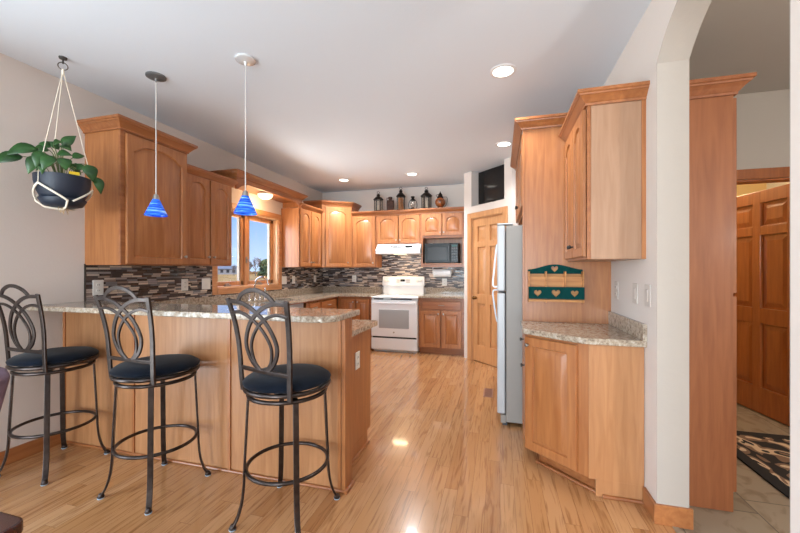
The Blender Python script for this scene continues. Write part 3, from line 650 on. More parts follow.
put('switch', boxes((.13, .25, -.478, -.45, -.058, -.028)), black_matte, hd, .003)
put('light_lens', boxes((-.1, .1, -.40, -.25, -.171, -.165)), bowl_glow, hd)
area('hood_light', (-1.652, YB-.32, 1.615), (0, 0, 0), .25, .12, 3.0, (1, .72, .42))
mw = thing('microwave', 'black microwave oven in the open cabinet shelf', 'microwave', (-.943, YB-.02, 1.452))
put('body', boxes((-.28, .28, -.30, -.02, .012, .345)), black_matte, mw, .006)
mblack = plain('microwave_black', (12, 12, 13), .25, Specular_IOR_Level=.25)
md = put('door', boxes((-.28, .155, -.318, -.30, .02, .34)), mblack, mw, .005)
put('door_window', boxes((-.225, .09, -.3205, -.317, .07, .275)), grey_door_glass if False else plain('microwave_window', (40, 40, 41), .22, Specular_IOR_Level=.25), md)
put('door_handle', boxes((.118, .135, -.34, -.318, .05, .31)), dark_grey, md, .004)
kp = put('control_panel', boxes((.158, .28, -.318, -.30, .02, .34)), mblack, mw, .005)
put('display', boxes((.175, .265, -.320, -.317, .285, .315)), clock_glow, kp)
put('buttons', boxes(*[(.175+i*.033, .198+i*.033, -.320, -.317, .06+j*.045, .088+j*.045) for i in range(3) for j in range(5)]), dark_grey, kp)
put('foot', boxes((-.25, -.21, -.28, -.24, 0, .012), (.21, .25, -.28, -.24, 0, .012), (-.25, -.21, -.08, -.04, 0, .012), (.21, .25, -.08, -.04, 0, .012)), black_matte, mw)
pt = thing('paper_towel', 'white paper towel roll mounted under the microwave shelf', 'paper towel', (-.945, YB-.20, 1.30))
bm = BM(); lathe(bm, [(.02, -.145), (.066, -.145), (.066, .145), (.02, .145)], 28, axis='x'); put('roll', bm, paper, pt, 0, 40)
put('holder', boxes((-.165, -.158, -.02, .02, -.02, .10), (.158, .165, -.02, .02, -.02, .10), (-.165, .165, -.02, .02, .093, .10), (-.158, .158, -.006, .006, -.006, .006)), white_plastic, pt)

# ------------------------------------------------------------------ refrigerator
fr = thing('refrigerator', 'white top freezer refrigerator seen from its grey side', 'refrigerator', (.05, 3.64, 0))
put('body', boxes((.0, .70, -.385, .385, .03, 1.735)), fridge_grey, fr, .008)
for z0, z1, nm in ((.10, 1.15, 'door'), (1.165, 1.74, 'freezer_door')):
    d_ = put(nm, boxes((-.075, -.006, -.388, .388, z0, z1)), fridge_white, fr, .014, seg=3)
    if nm == 'door': hp = [(-.074, .30, .80), (-.088, .30, .84), (-.112, .30, 1.0), (-.122, .30, 1.125), (-.074, .30, 1.142)]
    else: hp = [(-.074, .30, 1.173), (-.122, .30, 1.19), (-.112, .30, 1.34), (-.088, .30, 1.58), (-.074, .30, 1.62)]
    bm = BM(); sweep(bm, smooth_path(hp, 26), rect(.03, .016), ref=(0, 1, 0)); put('handle', bm, handle_white, d_, .005)
put('hinge_cap', boxes((-.075, .06, -.388, -.30, 1.742, 1.756)), fridge_white, fr, .005)
put('kick_grille', boxes((-.045, 0, -.38, .38, .02, .09)), fridge_grey, fr, .004)
put('foot', boxes((-.03, .01, -.37, -.33, 0, .03), (-.03, .01, .33, .37, 0, .03), (.6, .64, -.37, -.33, 0, .03), (.6, .64, .33, .37, 0, .03)), dark_grey, fr)

fv = thing('floor_register', 'small brown floor vent beside the refrigerator', 'vent', (-.125, 4.08, 0))
put('frame', boxes((-.05, .05, -.14, .14, 0, .004)), plain('brown_register', (150, 104, 84), .5), fv, .001)
put('louver', boxes(*[(-.035, .035, -.12+i*.03, -.108+i*.03, .004, .006) for i in range(9)]), plain('register_louvers', (112, 76, 62), .5), fv)

# ------------------------------------------------------------------ six panel doors
def six_panel(w, h, t=.052, st=.095):
    """front at y=-t/2, panels on both faces"""
    bm = BM(); mid = .085; zs_ = [0, .24, h*.405, h*.405+.16, h*.80, h*.80+.10, h-.115, h]
    rails = [(0, .24), (zs_[2]+.0, zs_[3]-.02), (zs_[4], zs_[5]-.015), (h-.115, h)]
    xs = [(0, st), (w/2-mid/2, w/2+mid/2), (w-st, w)]
    for x0, x1 in xs: box(bm, x0, x1, -t/2, t/2, 0, h)
    for z0, z1 in rails:
        box(bm, st, w/2-mid/2, -t/2, t/2, z0, z1); box(bm, w/2+mid/2, w-st, -t/2, t/2, z0, z1)
    for (x0, x1) in ((st, w/2-mid/2), (w/2+mid/2, w-st)):
        for (za, zb) in zip(rails, rails[1:]):
            z0, z1 = za[1], zb[0]; box(bm, x0, x1, -.003, .003, z0, z1)
            for s in (-1, 1):
                a = .014; b = .055
                lo = [bm.verts.new((x, s*.003, z)) for x, z in ((x0+a, z0+a), (x1-a, z0+a), (x1-a, z1-a), (x0+a, z1-a))]
                hi = [bm.verts.new((x, s*(t/2-.013), z)) for x, z in ((x0+b, z0+b), (x1-b, z0+b), (x1-b, z1-b), (x0+b, z1-b))]
                for i in range(4): bm.faces.new((lo[i], lo[(i+1) % 4], hi[(i+1) % 4], hi[i]))
                bm.faces.new(hi)
    return bm
d1 = struct('door_1', boxes((.098, .183, -.02, 0, 0, 2.20), (.824, .90, -.02, 0, 0, 2.20), (.183, .824, -.02, 0, 2.12, 2.20), (.183, .195, -.0, .1, 0, 2.12), (.812, .824, 0, .1, 0, 2.12), (.195, .812, 0, .1, 2.108, 2.12)), pine, .003, loc=dg0, rot=(0, 0, DR), label='closed pine six panel pantry door in the diagonal corner wall', cat='door')
lf = put('door_leaf', six_panel(.614, 2.098), pine, d1, .003, loc=(.197, .036, .008))
bm = BM(); lathe(bm, [(.03, -.018), (.03, -.024), (.011, -.03), (.010, -.05), (.024, -.058), (.027, -.072), (.018, -.084), (.003, -.086)], 18, (.058, 0, .93), 'y'); put('door_knob', bm, brass, lf, 0, 50)
d2 = struct('door_2', boxes((1.535, 1.62, 3.69, 3.71, 0, 2.195), (2.46, 2.545, 3.69, 3.71, 0, 2.195), (1.62, 2.46, 3.69, 3.71, 2.11, 2.195), (1.62, 1.635, 3.71, 3.83, 0, 2.11), (2.445, 2.46, 3.71, 3.83, 0, 2.11), (1.635, 2.445, 3.71, 3.83, 2.095, 2.11)), hall_wood, .003, label='amber six panel door standing open at the end of the hall', cat='door')
aa = math.atan2(.98, -.16)
lf = put('door_leaf', six_panel(.80, 2.08), hall_wood, d2, .003, loc=(2.425, 3.80, .01), rot=(0, 0, aa))
bm = BM(); lathe(bm, [(.03, .018), (.03, .024), (.011, .03), (.010, .05), (.027, .066), (.018, .084), (.003, .086)], 18, (.74, 0, .93), 'y'); put('door_knob', bm, brass, lf, 0, 50)
# television in the niche
tv = thing('television', 'black flat television in the niche above the pantry door', 'television', dg0+Vector((math.cos(DR)*.49-math.sin(DR)*.13, math.sin(DR)*.49+math.cos(DR)*.13, nz)), DR)
put('cabinet_shell', boxes((-.312, .335, .0, .035, .045, .522)), black_matte, tv, .004)
put('screen', boxes((-.302, .325, -.004, .0, .06, .512)), tv_m, tv)
put('stand', boxes((-.14, .14, -.05, .10, 0, .010), (-.03, .03, .01, .03, .01, .06)), black_gloss, tv, .003)

# hall cabinet and rug
hc = thing('hall_tall_cabinet', 'tall reddish wood cabinet end seen through the arch', 'cabinet', (HX0, 2.43, 0))
put('body', boxes((0.002, .30, 0, 1.20, .0, 2.33)), cherry, hc, .003)
put('crown', crown_mesh([(0.002, 0), (.302, 0), (.302, 1.2)], 2.322, 1.1, 1.05), cherry, hc)
for i in range(2):
    for z0, z1 in ((.11, 1.2), (1.22, 2.31)):
        o = put('door', panel_mesh(.58, z1-z0, 0, .06), cherry, hc, 0, 35, rot=(0, 0, PI/2), loc=(.301, .01+i*.595, z0)); knob(o, .03 if i else .55, -.02, .5)
ru = thing('area_rug', 'dark rug with cream and brown leaves in the hall', 'rug', (2.2, 2.75, 0))
put('field', boxes((-.48, .48, -.82, .82, 0, .009)), rug_field, ru)
put('border', boxes((-.56, -.48, -.90, .90, 0, .010), (.48, .56, -.90, .90, 0, .010), (-.48, .48, -.90, -.82, 0, .010), (-.48, .48, .82, .90, 0, .010)), rug_edge, ru)
point('far_room_lamp', (2.0, 5.0, 2.5), 40, (1, .80, .52), .12)
point('hall_fill', (2.5, .3, 1.7), 85, (1, .96, .91), .12)  # unseen light added to brighten the hall

# ------------------------------------------------------------------ bar stools
def make_stool(label, loc, phi, base=0.):
    t = thing('bar_stool', label, 'bar stool', loc, base, 'iron bar stools along the breakfast bar')
    bm = BM(); R = .234
    lathe(bm, [(.004, .736), (R-.02, .736), (R-.004, .742), (R, .754), (R-.006, .762), (R-.03, .778), (R-.09, .789), (.08, .794), (.004, .795)], 40); put('seat', bm, velvet, t, 0, 60)
    bm = BM(); tube(bm, ringpts(.222, .723), .013, 8, True); lathe(bm, [(.10, .70), (.10, .73), (.04, .73), (.04, .70)], 20)
    for k in range(4):
        a = k*PI/2+.4; sweep(bm, [(.09*math.cos(a), .09*math.sin(a), .722), (.218*math.cos(a), .218*math.sin(a), .722)], rect(.03, .008), ref=(-math.sin(a), math.cos(a), 0))
    put('seat_frame', bm, iron, t, 0, 50)
    bm = BM(); tube(bm, ringpts(.205, .684), .0115, 8, True)
    for k in range(2):
        a = k*PI/2+PI/4; sweep(bm, [(-.205*math.cos(a), -.205*math.sin(a), .686), (.205*math.cos(a), .205*math.sin(a), .686)], rect(.03, .008), ref=(-math.sin(a), math.cos(a), 0))
    lathe(bm, [(.09, .686), (.09, .702), (.002, .702)], 20); put('swivel_ring', bm, iron, t, 0, 50)
    bm = BM(); tube(bm, ringpts(.214, .287, 48), .0105, 8, True); put('footrest_ring', bm, iron, t, 0, 50)
    for k in range(4):
        a = PI/4+k*PI/2; ux, uy = math.cos(a), math.sin(a)
        prof = [(.205, .687), (.214, .50), (.2235, .30), (.226, .22), (.236, .13), (.255, .06), (.277, .018)]
        bm = BM(); sweep(bm, smooth_path([(r*ux, r*uy, z) for r, z in prof], 22), rect(.029, .012), ref=(-uy, ux, 0))
        lg = put('leg', bm, iron, t, .003)
        bm = BM(); ball(bm, (.279*ux, .279*uy, .016), .016, 8); lathe(bm, [(.017, .004), (.019, .012), (.012, .02)], 12, (.28*ux, .28*uy, 0)); put('foot', bm, iron, lg, 0, 50)
        bm = BM(); lathe(bm, [(.017, 0), (.019, .005), (.015, .007)], 12, (.28*ux, .28*uy, 0)); put('floor_glide', bm, glide, lg)
    # back, built in the turned frame
    def bk(x, zz):
        """x -1..1 across, zz 0..1 up the back"""
        z = .825+zz*.372; hwid = .187+.036*zz; lean = -.160-.006*(1-x*x)-.052*zz*(.6+.4*zz)
        return Vector((x*hwid, lean, z))
    rot = (0, 0, phi-base)
    for s in (-1, 1):
        pts = [(s*.180, -.152, .698), (s*.184, -.157, .76), (s*.188, -.161, .84), (s*.195, -.168, .96), (s*.206, -.186, 1.08), (s*.223, -.214, 1.200)]
        bm = BM(); sweep(bm, smooth_path(pts, 18), rect(.030, .012), ref=(1, 0, 0)); put('back_post', bm, iron, t, .002, rot=rot)
    def ribbon(bm, ctl, wd=.023):
        pts = smooth_path([bk(x, z) for x, z in ctl], 30)
        sweep(bm, pts, rect(.011, wd), ref=(0, 1, .2))
    o1 = [(-1, .965), (-.55, .955), (-.12, .86), (.32, .66), (.585, .38), (.47, .15), (.14, .0)]
    o2 = [(-1, .79), (-.65, .815), (-.25, .74), (.12, .58), (.375, .36), (.33, .14), (.08, .0)]
    bm = BM()
    for s in (1, -1):
        ribbon(bm, [(s*x, z) for x, z in o1]); ribbon(bm, [(s*x, z) for x, z in o2], .017)
    ribbon(bm, [(-.66, .95), (-.46, 1.06), (-.2, 1.125), (.0, 1.14), (.2, 1.125), (.46, 1.06), (.66, .95)])
    put('back_scrollwork', bm, iron, t, .003, rot=rot)
    bm = BM(); ribbon(bm, [(-1, .0), (-.5, 0), (0, 0), (.5, 0), (1, 0)]); put('lower_rail', bm, iron, t, .003, rot=rot)
    return t
make_stool('bar stool nearest the aisle, in front of the bar end', (-1.133, 1.762, 0), -math.radians(15), -math.radians(2))
make_stool('middle bar stool with a navy seat, between the other two', (-2.062, 1.765, 0), -math.radians(5), -math.radians(4))
make_stool('bar stool beside the left wall under the hanging plant', (-2.970, 1.770, 0), -math.radians(2), math.radians(4))

# ------------------------------------------------------------------ dining table corner and chair at lower left
tb = thing('dining_table', 'dark polished dining table, only its corner in view', 'table', (-1.815, -.1, 0))
def rrect(x0, x1, y0, y1, r, n=5):
    p = []
    for cx, cy, a0 in ((x1-r, y1-r, 0), (x0+r, y1-r, PI/2), (x0+r, y0+r, PI), (x1-r, y0+r, 1.5*PI)):
        p += [(cx+r*math.cos(a0+PI/2*i/n), cy+r*math.sin(a0+PI/2*i/n)) for i in range(n+1)]
    return p
bm = BM(); prism(bm, rrect(-.74, .74, -.72, .69, .03), .728, .76); put('tabletop', bm, dark_table, tb, .006)
put('apron', boxes((-.62, .62, -.60, -.575, .62, .728), (-.62, .62, .545, .57, .62, .728), (-.62, -.595, -.575, .545, .62, .728), (.595, .62, -.575, .545, .62, .728)), dark_table, tb)
for sx in (-1, 1):
    for sy in (-.6, .57):
        y = sy-math.copysign(.04, sy); put('leg', boxes((sx*.585-.035, sx*.585+.035, y-.035, y+.035, 0, .73)), dark_table, tb, .006)
dc = thing('dining_chair', 'plum upholstered dining chair, its back corner at the left edge', 'chair', (-2.19, .72, 0))
bm = BM(); prof = [(-.165, .44), (-.18, .58), (-.205, .75), (-.235, .91), (-.20, .94), (-.1, .95), (.1, .95), (.20, .94), (.235, .91), (.205, .75), (.18, .58), (.165, .44)]
A = [bm.verts.new((x, .17+(z-.44)*.13, z)) for x, z in prof]; B = [bm.verts.new((x, .235+(z-.44)*.13, z)) for x, z in prof]
bm.faces.new(A); bm.faces.new(B[::-1]); n = len(prof)
for i in range(n): bm.faces.new((A[i], B[i], B[(i+1) % n], A[(i+1) % n]))
put('backrest', bm, leather, dc, .015, 40, seg=3)
put('seat', boxes((-.21, .21, -.22, .22, .41, .48)), leather, dc, .02, seg=3)
for sx in (-1, 1):
    for sy in (-1, 1): put('leg', boxes((sx*.18-.018, sx*.18+.018, sy*.19-.018, sy*.19+.018, 0, .42)), dark_table, dc, .003)

# ------------------------------------------------------------------ ceiling lamps and pendants
for (x, y, lab) in ((.021, 2.803, 'recessed ceiling light nearest the camera by the right cabinets'), (.044, 4.427, 'second recessed ceiling light, in front of the pantry'), (-1.314, 5.428, 'recessed ceiling light above the range'), (-2.483, 5.489, 'recessed ceiling light near the back left corner')):
    t = thing('recessed_light', lab, 'ceiling light', (x, y, H), 0, 'recessed ceiling lights')
    bm = BM(); lathe(bm, [(.097, -.0), (.097, -.004), (.074, -.006), (.074, .0)], 32, cap=False); put('trim_ring', bm, white_enamel, t, 0, 40)
    bm = BM(); lathe(bm, [(.074, -.0045), (.05, -.006), (.004, -.0065)], 28); put('lens', bm, can_glow, t)
    sp_ = point('recessed_bulb', (x, y, H-.05), 34 if x > -.5 else 84, (.98, .98, .97), .07, 'SPOT'); sp_.data.spot_size = 2.4; sp_.data.spot_blend = .8
def pendant(label, x, y, zb, canopy_mat):
    t = thing('pendant_lamp', label, 'pendant lamp', (x, y, H), 0, 'blue pendants over the bar')
    bm = BM(); lathe(bm, [(.068, 0), (.068, -.012), (.05, -.02), (.012, -.024), (.004, -.05)], 28); put('canopy', bm, canopy_mat, t, 0, 40)
    z = zb-H
    bm = BM(); tube(bm, [(0, 0, -.02), (0, 0, z+.155)], .0035, 8); put('cord', bm, cord_grey, t)
    bm = BM(); lathe(bm, [(.004, .165), (.016, .16), (.022, .14), (.024, .118), (.018, .115)], 18, (0, 0, z)); put('cap', bm, nickel, t, 0, 50)
    bm = BM(); lathe(bm, [(.024, .125), (.030, .112), (.079, .0), (.076, .0), (.026, .108), (.02, .118)], 32, (0, 0, z), cap=False); put('glass_shade', bm, shade_glass, t, 0, 40)
    bm = BM(); ball(bm, (0, 0, z+.06), .02, 8); put('bulb', bm, bowl_glow, t)
pendant('blue glass pendant lamp with dark canopy, over the bar left', -2.541, 2.164, 1.765, plain('satin_grey_metal', (104, 104, 104), .35, .3))
pendant('blue glass pendant lamp with shiny canopy, nearest the aisle', -1.729, 2.158, 1.745, plain('satin_white_metal', (222, 222, 222), .25, .3))

# ------------------------------------------------------------------ hanging plant
px, py = -2.945, 1.80
pl = thing('hanging_planter', 'leafy plant in a navy pot hanging from the ceiling by cords', 'plant', (px, py, 1.785))
e1 = Vector((.52, .854, 0)); e2 = Vector((-.854, .52, 0))
bm = BM(); lathe(bm, [(.085, .045), (.115, .06), (.138, .11), (.150, .17), (.152, .212), (.145, .215), (.140, .20), (.10, .19)], 40); put('pot', bm, pot_navy, pl, 0, 50)
bm = BM(); lathe(bm, [(.06, .0), (.105, .012), (.128, .05), (.126, .058), (.10, .045)], 36); put('saucer', bm, pot_navy, pl, 0, 50)
bm = BM(); lathe(bm, [(.138, .195), (.004, .20)], 24); put('soil', bm, plain('potting_soil', (60, 46, 36), .95), pl)
bm = BM(); top = H-1.785
tube(bm, [(0, 0, top-.045), (0, 0, top-.005)], .005)
lathe(bm, [(.022, top-.012), (.024, top), (.004, top)], 14)
tube(bm, [Vector((0, 0, top-.062))+e1*.026*math.cos(u)+Vector((0, 0, .026*math.sin(u))) for u in [2*PI*i/18 for i in range(18)]], .003, 6, True); put('hook', bm, dark_nickel, pl, 0, 40)
bm = BM(); lathe(bm, [(.006, top-.13), (.009, top-.115), (.008, top-.09), (.003, top-.08)], 8)
for k, a in enumerate((-2.45, -.15, 2.0)):
    dv = e1*math.cos(a)+e2*math.sin(a)
    tube(bm, [Vector((0, 0, top-.09)), dv*.154+Vector((0, 0, .21)), dv*.156+Vector((0, 0, .14))], .0026, 6)
    for s in (-1, 1):
        a2 = a+s*PI/3; pts = []
        for i in range(9):
            u = i/8; ax = a+(a2-a)*u; zz = .14-.105*u; rr = .157-.02*u
            pts.append((e1*math.cos(ax)+e2*math.sin(ax))*rr+Vector((0, 0, zz)))
        tube(bm, pts, .0065, 6)
    a2 = a+PI/3; dv2 = e1*math.cos(a2)+e2*math.sin(a2); tube(bm, [dv2*.137+Vector((0, 0, .035)), dv2*.09+Vector((0, 0, -.004)), Vector((0, 0, -.012))], .0065, 6)
put('cord_hanger', bm, cord_white, pl, 0, 50)
bm = BM(); rnd = random.Random(4)
for i in range(14):
    a = rnd.uniform(0, 6.28); r = rnd.uniform(.0, .05); tube(bm, smooth_path([(r*math.cos(a), r*math.sin(a), .003), (1.2*r*math.cos(a), 1.2*r*math.sin(a), -.02), (1.3*r*math.cos(a)+rnd.uniform(-.02, .02), 1.2*r*math.sin(a), -rnd.uniform(.03, .05))], 5), .0015, 4)
put('roots', bm, root_m, pl)
put('plant_tag', boxes((.03, .085, -.085, -.080, .19, .245)), yellow, pl, 0, rot=(0, 0, math.atan2(e1.y, e1.x)))
# leaves: (right, up, toward-viewer) of the leaf base and tip, in metres from the pot centre at rim height
LV = [((-.12, .15, .04), (-.27, .07, .06), .075), ((-.19, .08, .05), (-.325, .005, .05), .075), ((-.12, .09, .08), (-.165, -.04, .10), .065), ((-.10, .12, .09), (-.13, .005, .12), .065),
      ((-.05, .10, .11), (-.10, -.01, .14), .065), ((-.07, .16, .02), (-.15, .13, .04), .055), ((.0, .20, -.01), (.07, .30, -.02), .06), ((-.01, .215, -.02), (.045, .175, .02), .06),
      ((-.05, .20, .03), (.0, .215, .06), .045), ((-.03, .13, .06), (.05, .13, .08), .05), ((.0, .10, .10), (.015, .01, .13), .07), ((.07, .05, .04), (.125, .075, .05), .05),
      ((.125, .09, .05), (.16, -.035, .07), .075), ((.18, .02, .0), (.205, -.105, .01), .055), ((-.10, .07, .07), (-.10, -.035, .13), .05), ((-.06, .17, .05), (-.12, .185, .05), .05),
      ((.05, .15, -.08), (.12, .19, -.12), .05), ((-.10, .14, -.08), (-.17, .18, -.12), .05), ((.02, .10, -.10), (.10, .05, -.16), .06), ((-.05, .09, -.10), (-.14, .04, -.17), .06), ((.09, .06, -.02), (.06, .10, .0), .045), ((-.02, .19, -.06), (-.08, .24, -.08), .05)]
fb = BM(); sb = BM()
def L3(p): return e1*p[0]+Vector((0, 0, .225+p[1]))-e2*p[2]
for bs, tp, wd in LV:
    P, Q = L3(bs), L3(tp); ax = (Q-P); ln = ax.length; ax.normalize()
    side = ax.cross(-e2+Vector((0, 0, .55))).normalized(); nrm = side.cross(ax)
    K = 8; rowsv = []
    for i in range(K+1):
        u = i/K; wv = wd*.62*math.sin(PI*min(1, u*1.0)**.75)*(1-.25*u)+.0006; c0 = P+ax*ln*u+nrm*(.12*ln*math.sin(PI*u))
        rowsv.append([fb.verts.new(c0-side*wv+nrm*wv*.35), fb.verts.new(c0), fb.verts.new(c0+side*wv+nrm*wv*.35)])
    for r0, r1 in zip(rowsv, rowsv[1:]):
        for j in range(2): fb.faces.new((r0[j], r0[j+1], r1[j+1], r1[j]))
    root = e1*(bs[0]*.25)+Vector((0, 0, .20))-e2*(bs[2]*.4)
    tube(sb, smooth_path([root, (root+P)/2+Vector((0, 0, .05)), P], 8), .0028, 5)
lo = put('foliage', fb, leaf_m, pl, 0, 60); md = lo.modifiers.new('thickness', 'SOLIDIFY'); md.thickness = .0012
put('stems', sb, stem_m, pl, 0, 60)

# ------------------------------------------------------------------ lanterns on the cabinets
ZT = UT+.06; LG = 'old lanterns on top of the back cabinets'; LY = YB-.22
def lantern(label, x, h, r, glassmat, inner, sides=6):
    t = thing('lantern', label, 'lantern', (x, LY, ZT), .3, LG)
    bm = BM(); lathe(bm, [(r*1.12, 0), (r*1.12, .018), (r*.95, .028), (r*.9, .035)], sides); put('base', bm, lantern_black, t, .002)
    z1 = h*.62
    bm = BM()
    for i in range(sides):
        a = 2*PI*i/sides; box(bm, r*.92*math.cos(a)-.006, r*.92*math.cos(a)+.006, r*.92*math.sin(a)-.006, r*.92*math.sin(a)+.006, .03, z1)
    put('frame', bm, lantern_black, t)
    bm = BM(); lathe(bm, [(r*.86, .035), (r*.86, z1)], sides, cap=False); put('glass', bm, glassmat, t)
    bm = BM(); lathe(bm, [(r*1.15, z1-.006), (r*1.2, z1), (r*.95, z1+h*.06), (r*.55, z1+h*.13), (r*.35, z1+h*.17), (r*.38, z1+h*.20), (r*.5, z1+h*.215), (r*.2, z1+h*.27), (r*.12, z1+h*.29)], 18); put('roof', bm, lantern_black, t, 0, 40)
    zr = z1+h*.33; bm = BM(); tube(bm, [(.022*math.cos(u), 0, zr+.022*math.sin(u)) for u in [2*PI*i/14 for i in range(14)]], .004, 6, True); put('ring', bm, lantern_black, t)
    if inner: bm = BM(); lathe(bm, [(inner[1], .036), (inner[1], .036+inner[2]), (.003, .036+inner[2]+.004)], 16); put('candle', bm, inner[0], t, 0, 40)
    return t
def px2x(u): 
    t_ = (u-400)/360.73; ca, sa = math.cos(.2707), math.sin(.2707); return (t_*ca-sa)/(t_*sa+ca)*LY
lantern('black lantern with a hexagonal cage at the left end of the lantern row', px2x(378.3), .37, .076, lantern_glass, (candle_w, .022, .09))
t = thing('lantern', 'squat rusty brown metal canister with a short neck among the lanterns', 'lantern', (px2x(390.2), LY, ZT), .4, LG)
bm = BM(); prism(bm, rrect(-.062, .062, -.045, .045, .014), 0, .20); put('body', bm, rust, t, .008, seg=3)
bm = BM(); lathe(bm, [(.03, .198), (.028, .225), (.036, .23), (.036, .262), (.004, .265)], 18); put('neck', bm, rust, t, 0, 40)
bm = BM(); tube(bm, smooth_path([(-.03, 0, .235), (-.058, 0, .245), (-.058, 0, .20)], 10), .005, 6); put('handle', bm, rust, t)
lantern('tallest black lantern with an orange candle glowing behind its glass', px2x(400.8), .425, .07, lantern_glass, (candle_m, .042, .20), 4)
t = thing('lantern', 'small wire framed hurricane lantern with clear glass, fourth in the row', 'lantern', (px2x(412.8), LY, ZT), 0, LG)
bm = BM(); lathe(bm, [(.062, 0), (.066, .012), (.058, .035), (.03, .05), (.022, .062)], 20); put('fuel_tank', bm, lantern_black, t, 0, 50)
bm = BM(); lathe(bm, [(.026, .06), (.045, .10), (.048, .13), (.03, .185)], 20, cap=False); put('glass_chimney', bm, lantern_glass, t, 0, 50)
bm = BM(); lathe(bm, [(.042, .18), (.044, .19), (.026, .205), (.024, .23), (.036, .235), (.034, .25), (.004, .26)], 18); put('cap', bm, lantern_black, t, 0, 50)
for s in (-1, 1): bm = BM(); tube(bm, smooth_path([(s*.055, 0, .02), (s*.075, 0, .09), (s*.062, 0, .16), (s*.03, 0, .20)], 14), .0055, 6); put('side_tube', bm, lantern_black, t)
lantern('wide black lantern with clear panes, fifth in the row', px2x(426.4), .395, .086, lantern_glass, (candle_w, .03, .13), 6)
t = thing('lantern', 'round amber globe lantern at the right end of the lantern row', 'lantern', (px2x(440.2), LY, ZT), 0, LG)
bm = BM(); ball(bm, (0, 0, .125), .088, 14, 1, 1, .98); put('globe', bm, amber, t, 0, 60)
bm = BM(); lathe(bm, [(.06, 0), (.062, .012), (.045, .03), (.05, .045)], 18); put('base', bm, lantern_black, t, 0, 50)
bm = BM(); lathe(bm, [(.05, .20), (.055, .21), (.035, .235), (.038, .25), (.02, .275), (.006, .30), (.003, .315)], 18); put('cap', bm, lantern_black, t, 0, 50)
bm = BM(); tube(bm, smooth_path([(-.045, 0, .215), (-.07, 0, .25), (-.03, 0, .262)], 10), .004, 6); tube(bm, smooth_path([(.045, 0, .215), (.115, 0, .20), (.11, 0, .10), (.06, 0, .03)], 16), .004, 6); put('handle', bm, lantern_black, t)

# ------------------------------------------------------------------ letter rack
lr = thing('letter_rack', 'teal and pine letter rack with heart cutouts on cabinet panel', 'letter rack', (.409, 3.037, 1.098))
def heart(cx, cz, s, n=22):
    p = []
    for i in range(n):
        u = 2*PI*i/n; p.append((cx+s*.0625*16*math.sin(u)**3*.95, cz+s*.0625*(13*math.cos(u)-5*math.cos(2*u)-2*math.cos(3*u)-math.cos(4*u))+s*.12))
    return p
def board(outer, hearts, y0, y1):
    bm = BM(); es = []
    for lp in [outer]+hearts:
        vs = [bm.verts.new((x, y0, z)) for x, z in lp]
        es += [bm.edges.new((vs[i], vs[(i+1) % len(vs)])) for i in range(len(vs))]
    r = bmesh.ops.triangle_fill(bm, use_beauty=True, use_dissolve=False, edges=es)
    fs_ = [g for g in r['geom'] if isinstance(g, bmesh.types.BMFace)]
    ex = bmesh.ops.extrude_face_region(bm, geom=fs_)
    for g in ex['geom']:
        if isinstance(g, bmesh.types.BMVert): g.co.y = y1
    return bm
hw_ = .197
tops = [(hw_, .222), (hw_, .255)] + [(hw_*(1-2*u), .255+.040*(.5-.5*math.cos(2*PI*u))**.9) for u in [i/24 for i in range(1, 24)]] + [(-hw_, .255), (-hw_, .222)]
put('top_board', board(tops, [heart(0, .258, .027)], -.016, -.004), teal, lr)
put('back_board', boxes((-hw_+.006, hw_-.006, -.004, 0, .012, .262)), rackwood, lr)
put('front_board', board([(-hw_, .03), (hw_, .03), (hw_, .122), (-hw_, .122)], [heart(-.13, .072, .029), heart(0, .072, .033), heart(.13, .072, .029)], -.084, -.074), teal, lr)
put('floor_board', boxes((-hw_, hw_, -.084, 0, .008, .024)), rackwood, lr)
for x in (-hw_+.005, -.068, .068, hw_-.005): put('divider', boxes((x-.005, x+.005, -.074, -.004, .0, .24)), rackwood, lr)
put('inner_board', boxes((-hw_+.01, hw_-.01, -.05, -.045, .024, .20)), rackwood, lr)

plate_beige = plain('wall_toned_plate', (200, 190, 181), .6)
# ------------------------------------------------------------------ outlets and switches
OG = 'wall outlets and switches'
def plate(label, loc, rz, w=.075, h=.12, kind='outlet', n=1, cat='outlet', mat=None):
    t = thing('power_outlet' if kind == 'outlet' else 'light_switch', label, 'outlet' if kind == 'outlet' else 'switch', loc, rz, OG)
    put('cover_plate', boxes((-w/2, w/2, -.006, 0, -h/2, h/2)), mat or white_plastic, t, .003)
    for i in range(n):
        x = (i-(n-1)/2)*.046
        if kind == 'outlet':
            for s in (-1, 1):
                bm = BM(); lathe(bm, [(.017, -.006), (.016, -.009), (.002, -.009)], 16, (x, 0, s*.024), 'y'); o = put('receptacle', bm, mat or white_plastic, t)
                put('slot', boxes((x-.008, x-.005, -.0096, -.0088, s*.024-.006, s*.024+.006), (x+.005, x+.008, -.0096, -.0088, s*.024-.006, s*.024+.006)), dark_grey, o)
        else:
            put('rocker', boxes((x-.016, x+.016, -.010, -.006, -.033, .033)), mat or white_plastic, t, .003)
    return t
Xb = XL+.010; z_ = 1.19
plate('outlet on the mosaic at the left end of the bar counter', (Xb, 2.263, 1.20), PI/2, .085, .13)
plate('single outlet on the mosaic left of the window', (Xb, 3.135, z_), PI/2, .085, .125)
plate('double switch on the mosaic touching the window casing on its left', (Xb, 3.43, z_), PI/2, .125, .125, 'switch', 2)
plate('double switch on the dark mosaic just right of the window', (Xb, 5.0, z_), PI/2, .13, .125, 'switch', 2)
plate('narrow outlet on the dark mosaic, second from the window', (Xb, 5.27, z_), PI/2, .085, .125)
plate('outlet on the left wall mosaic close to the back corner', (Xb, 5.98, z_), PI/2, .085, .125)
plate('outlet on the back wall mosaic left of the range', (-2.634, YB-.010, z_), 0, .085, .125)
plate('outlet under the paper towel roll', (-.935, YB-.010, 1.14), 0, .085, .125)
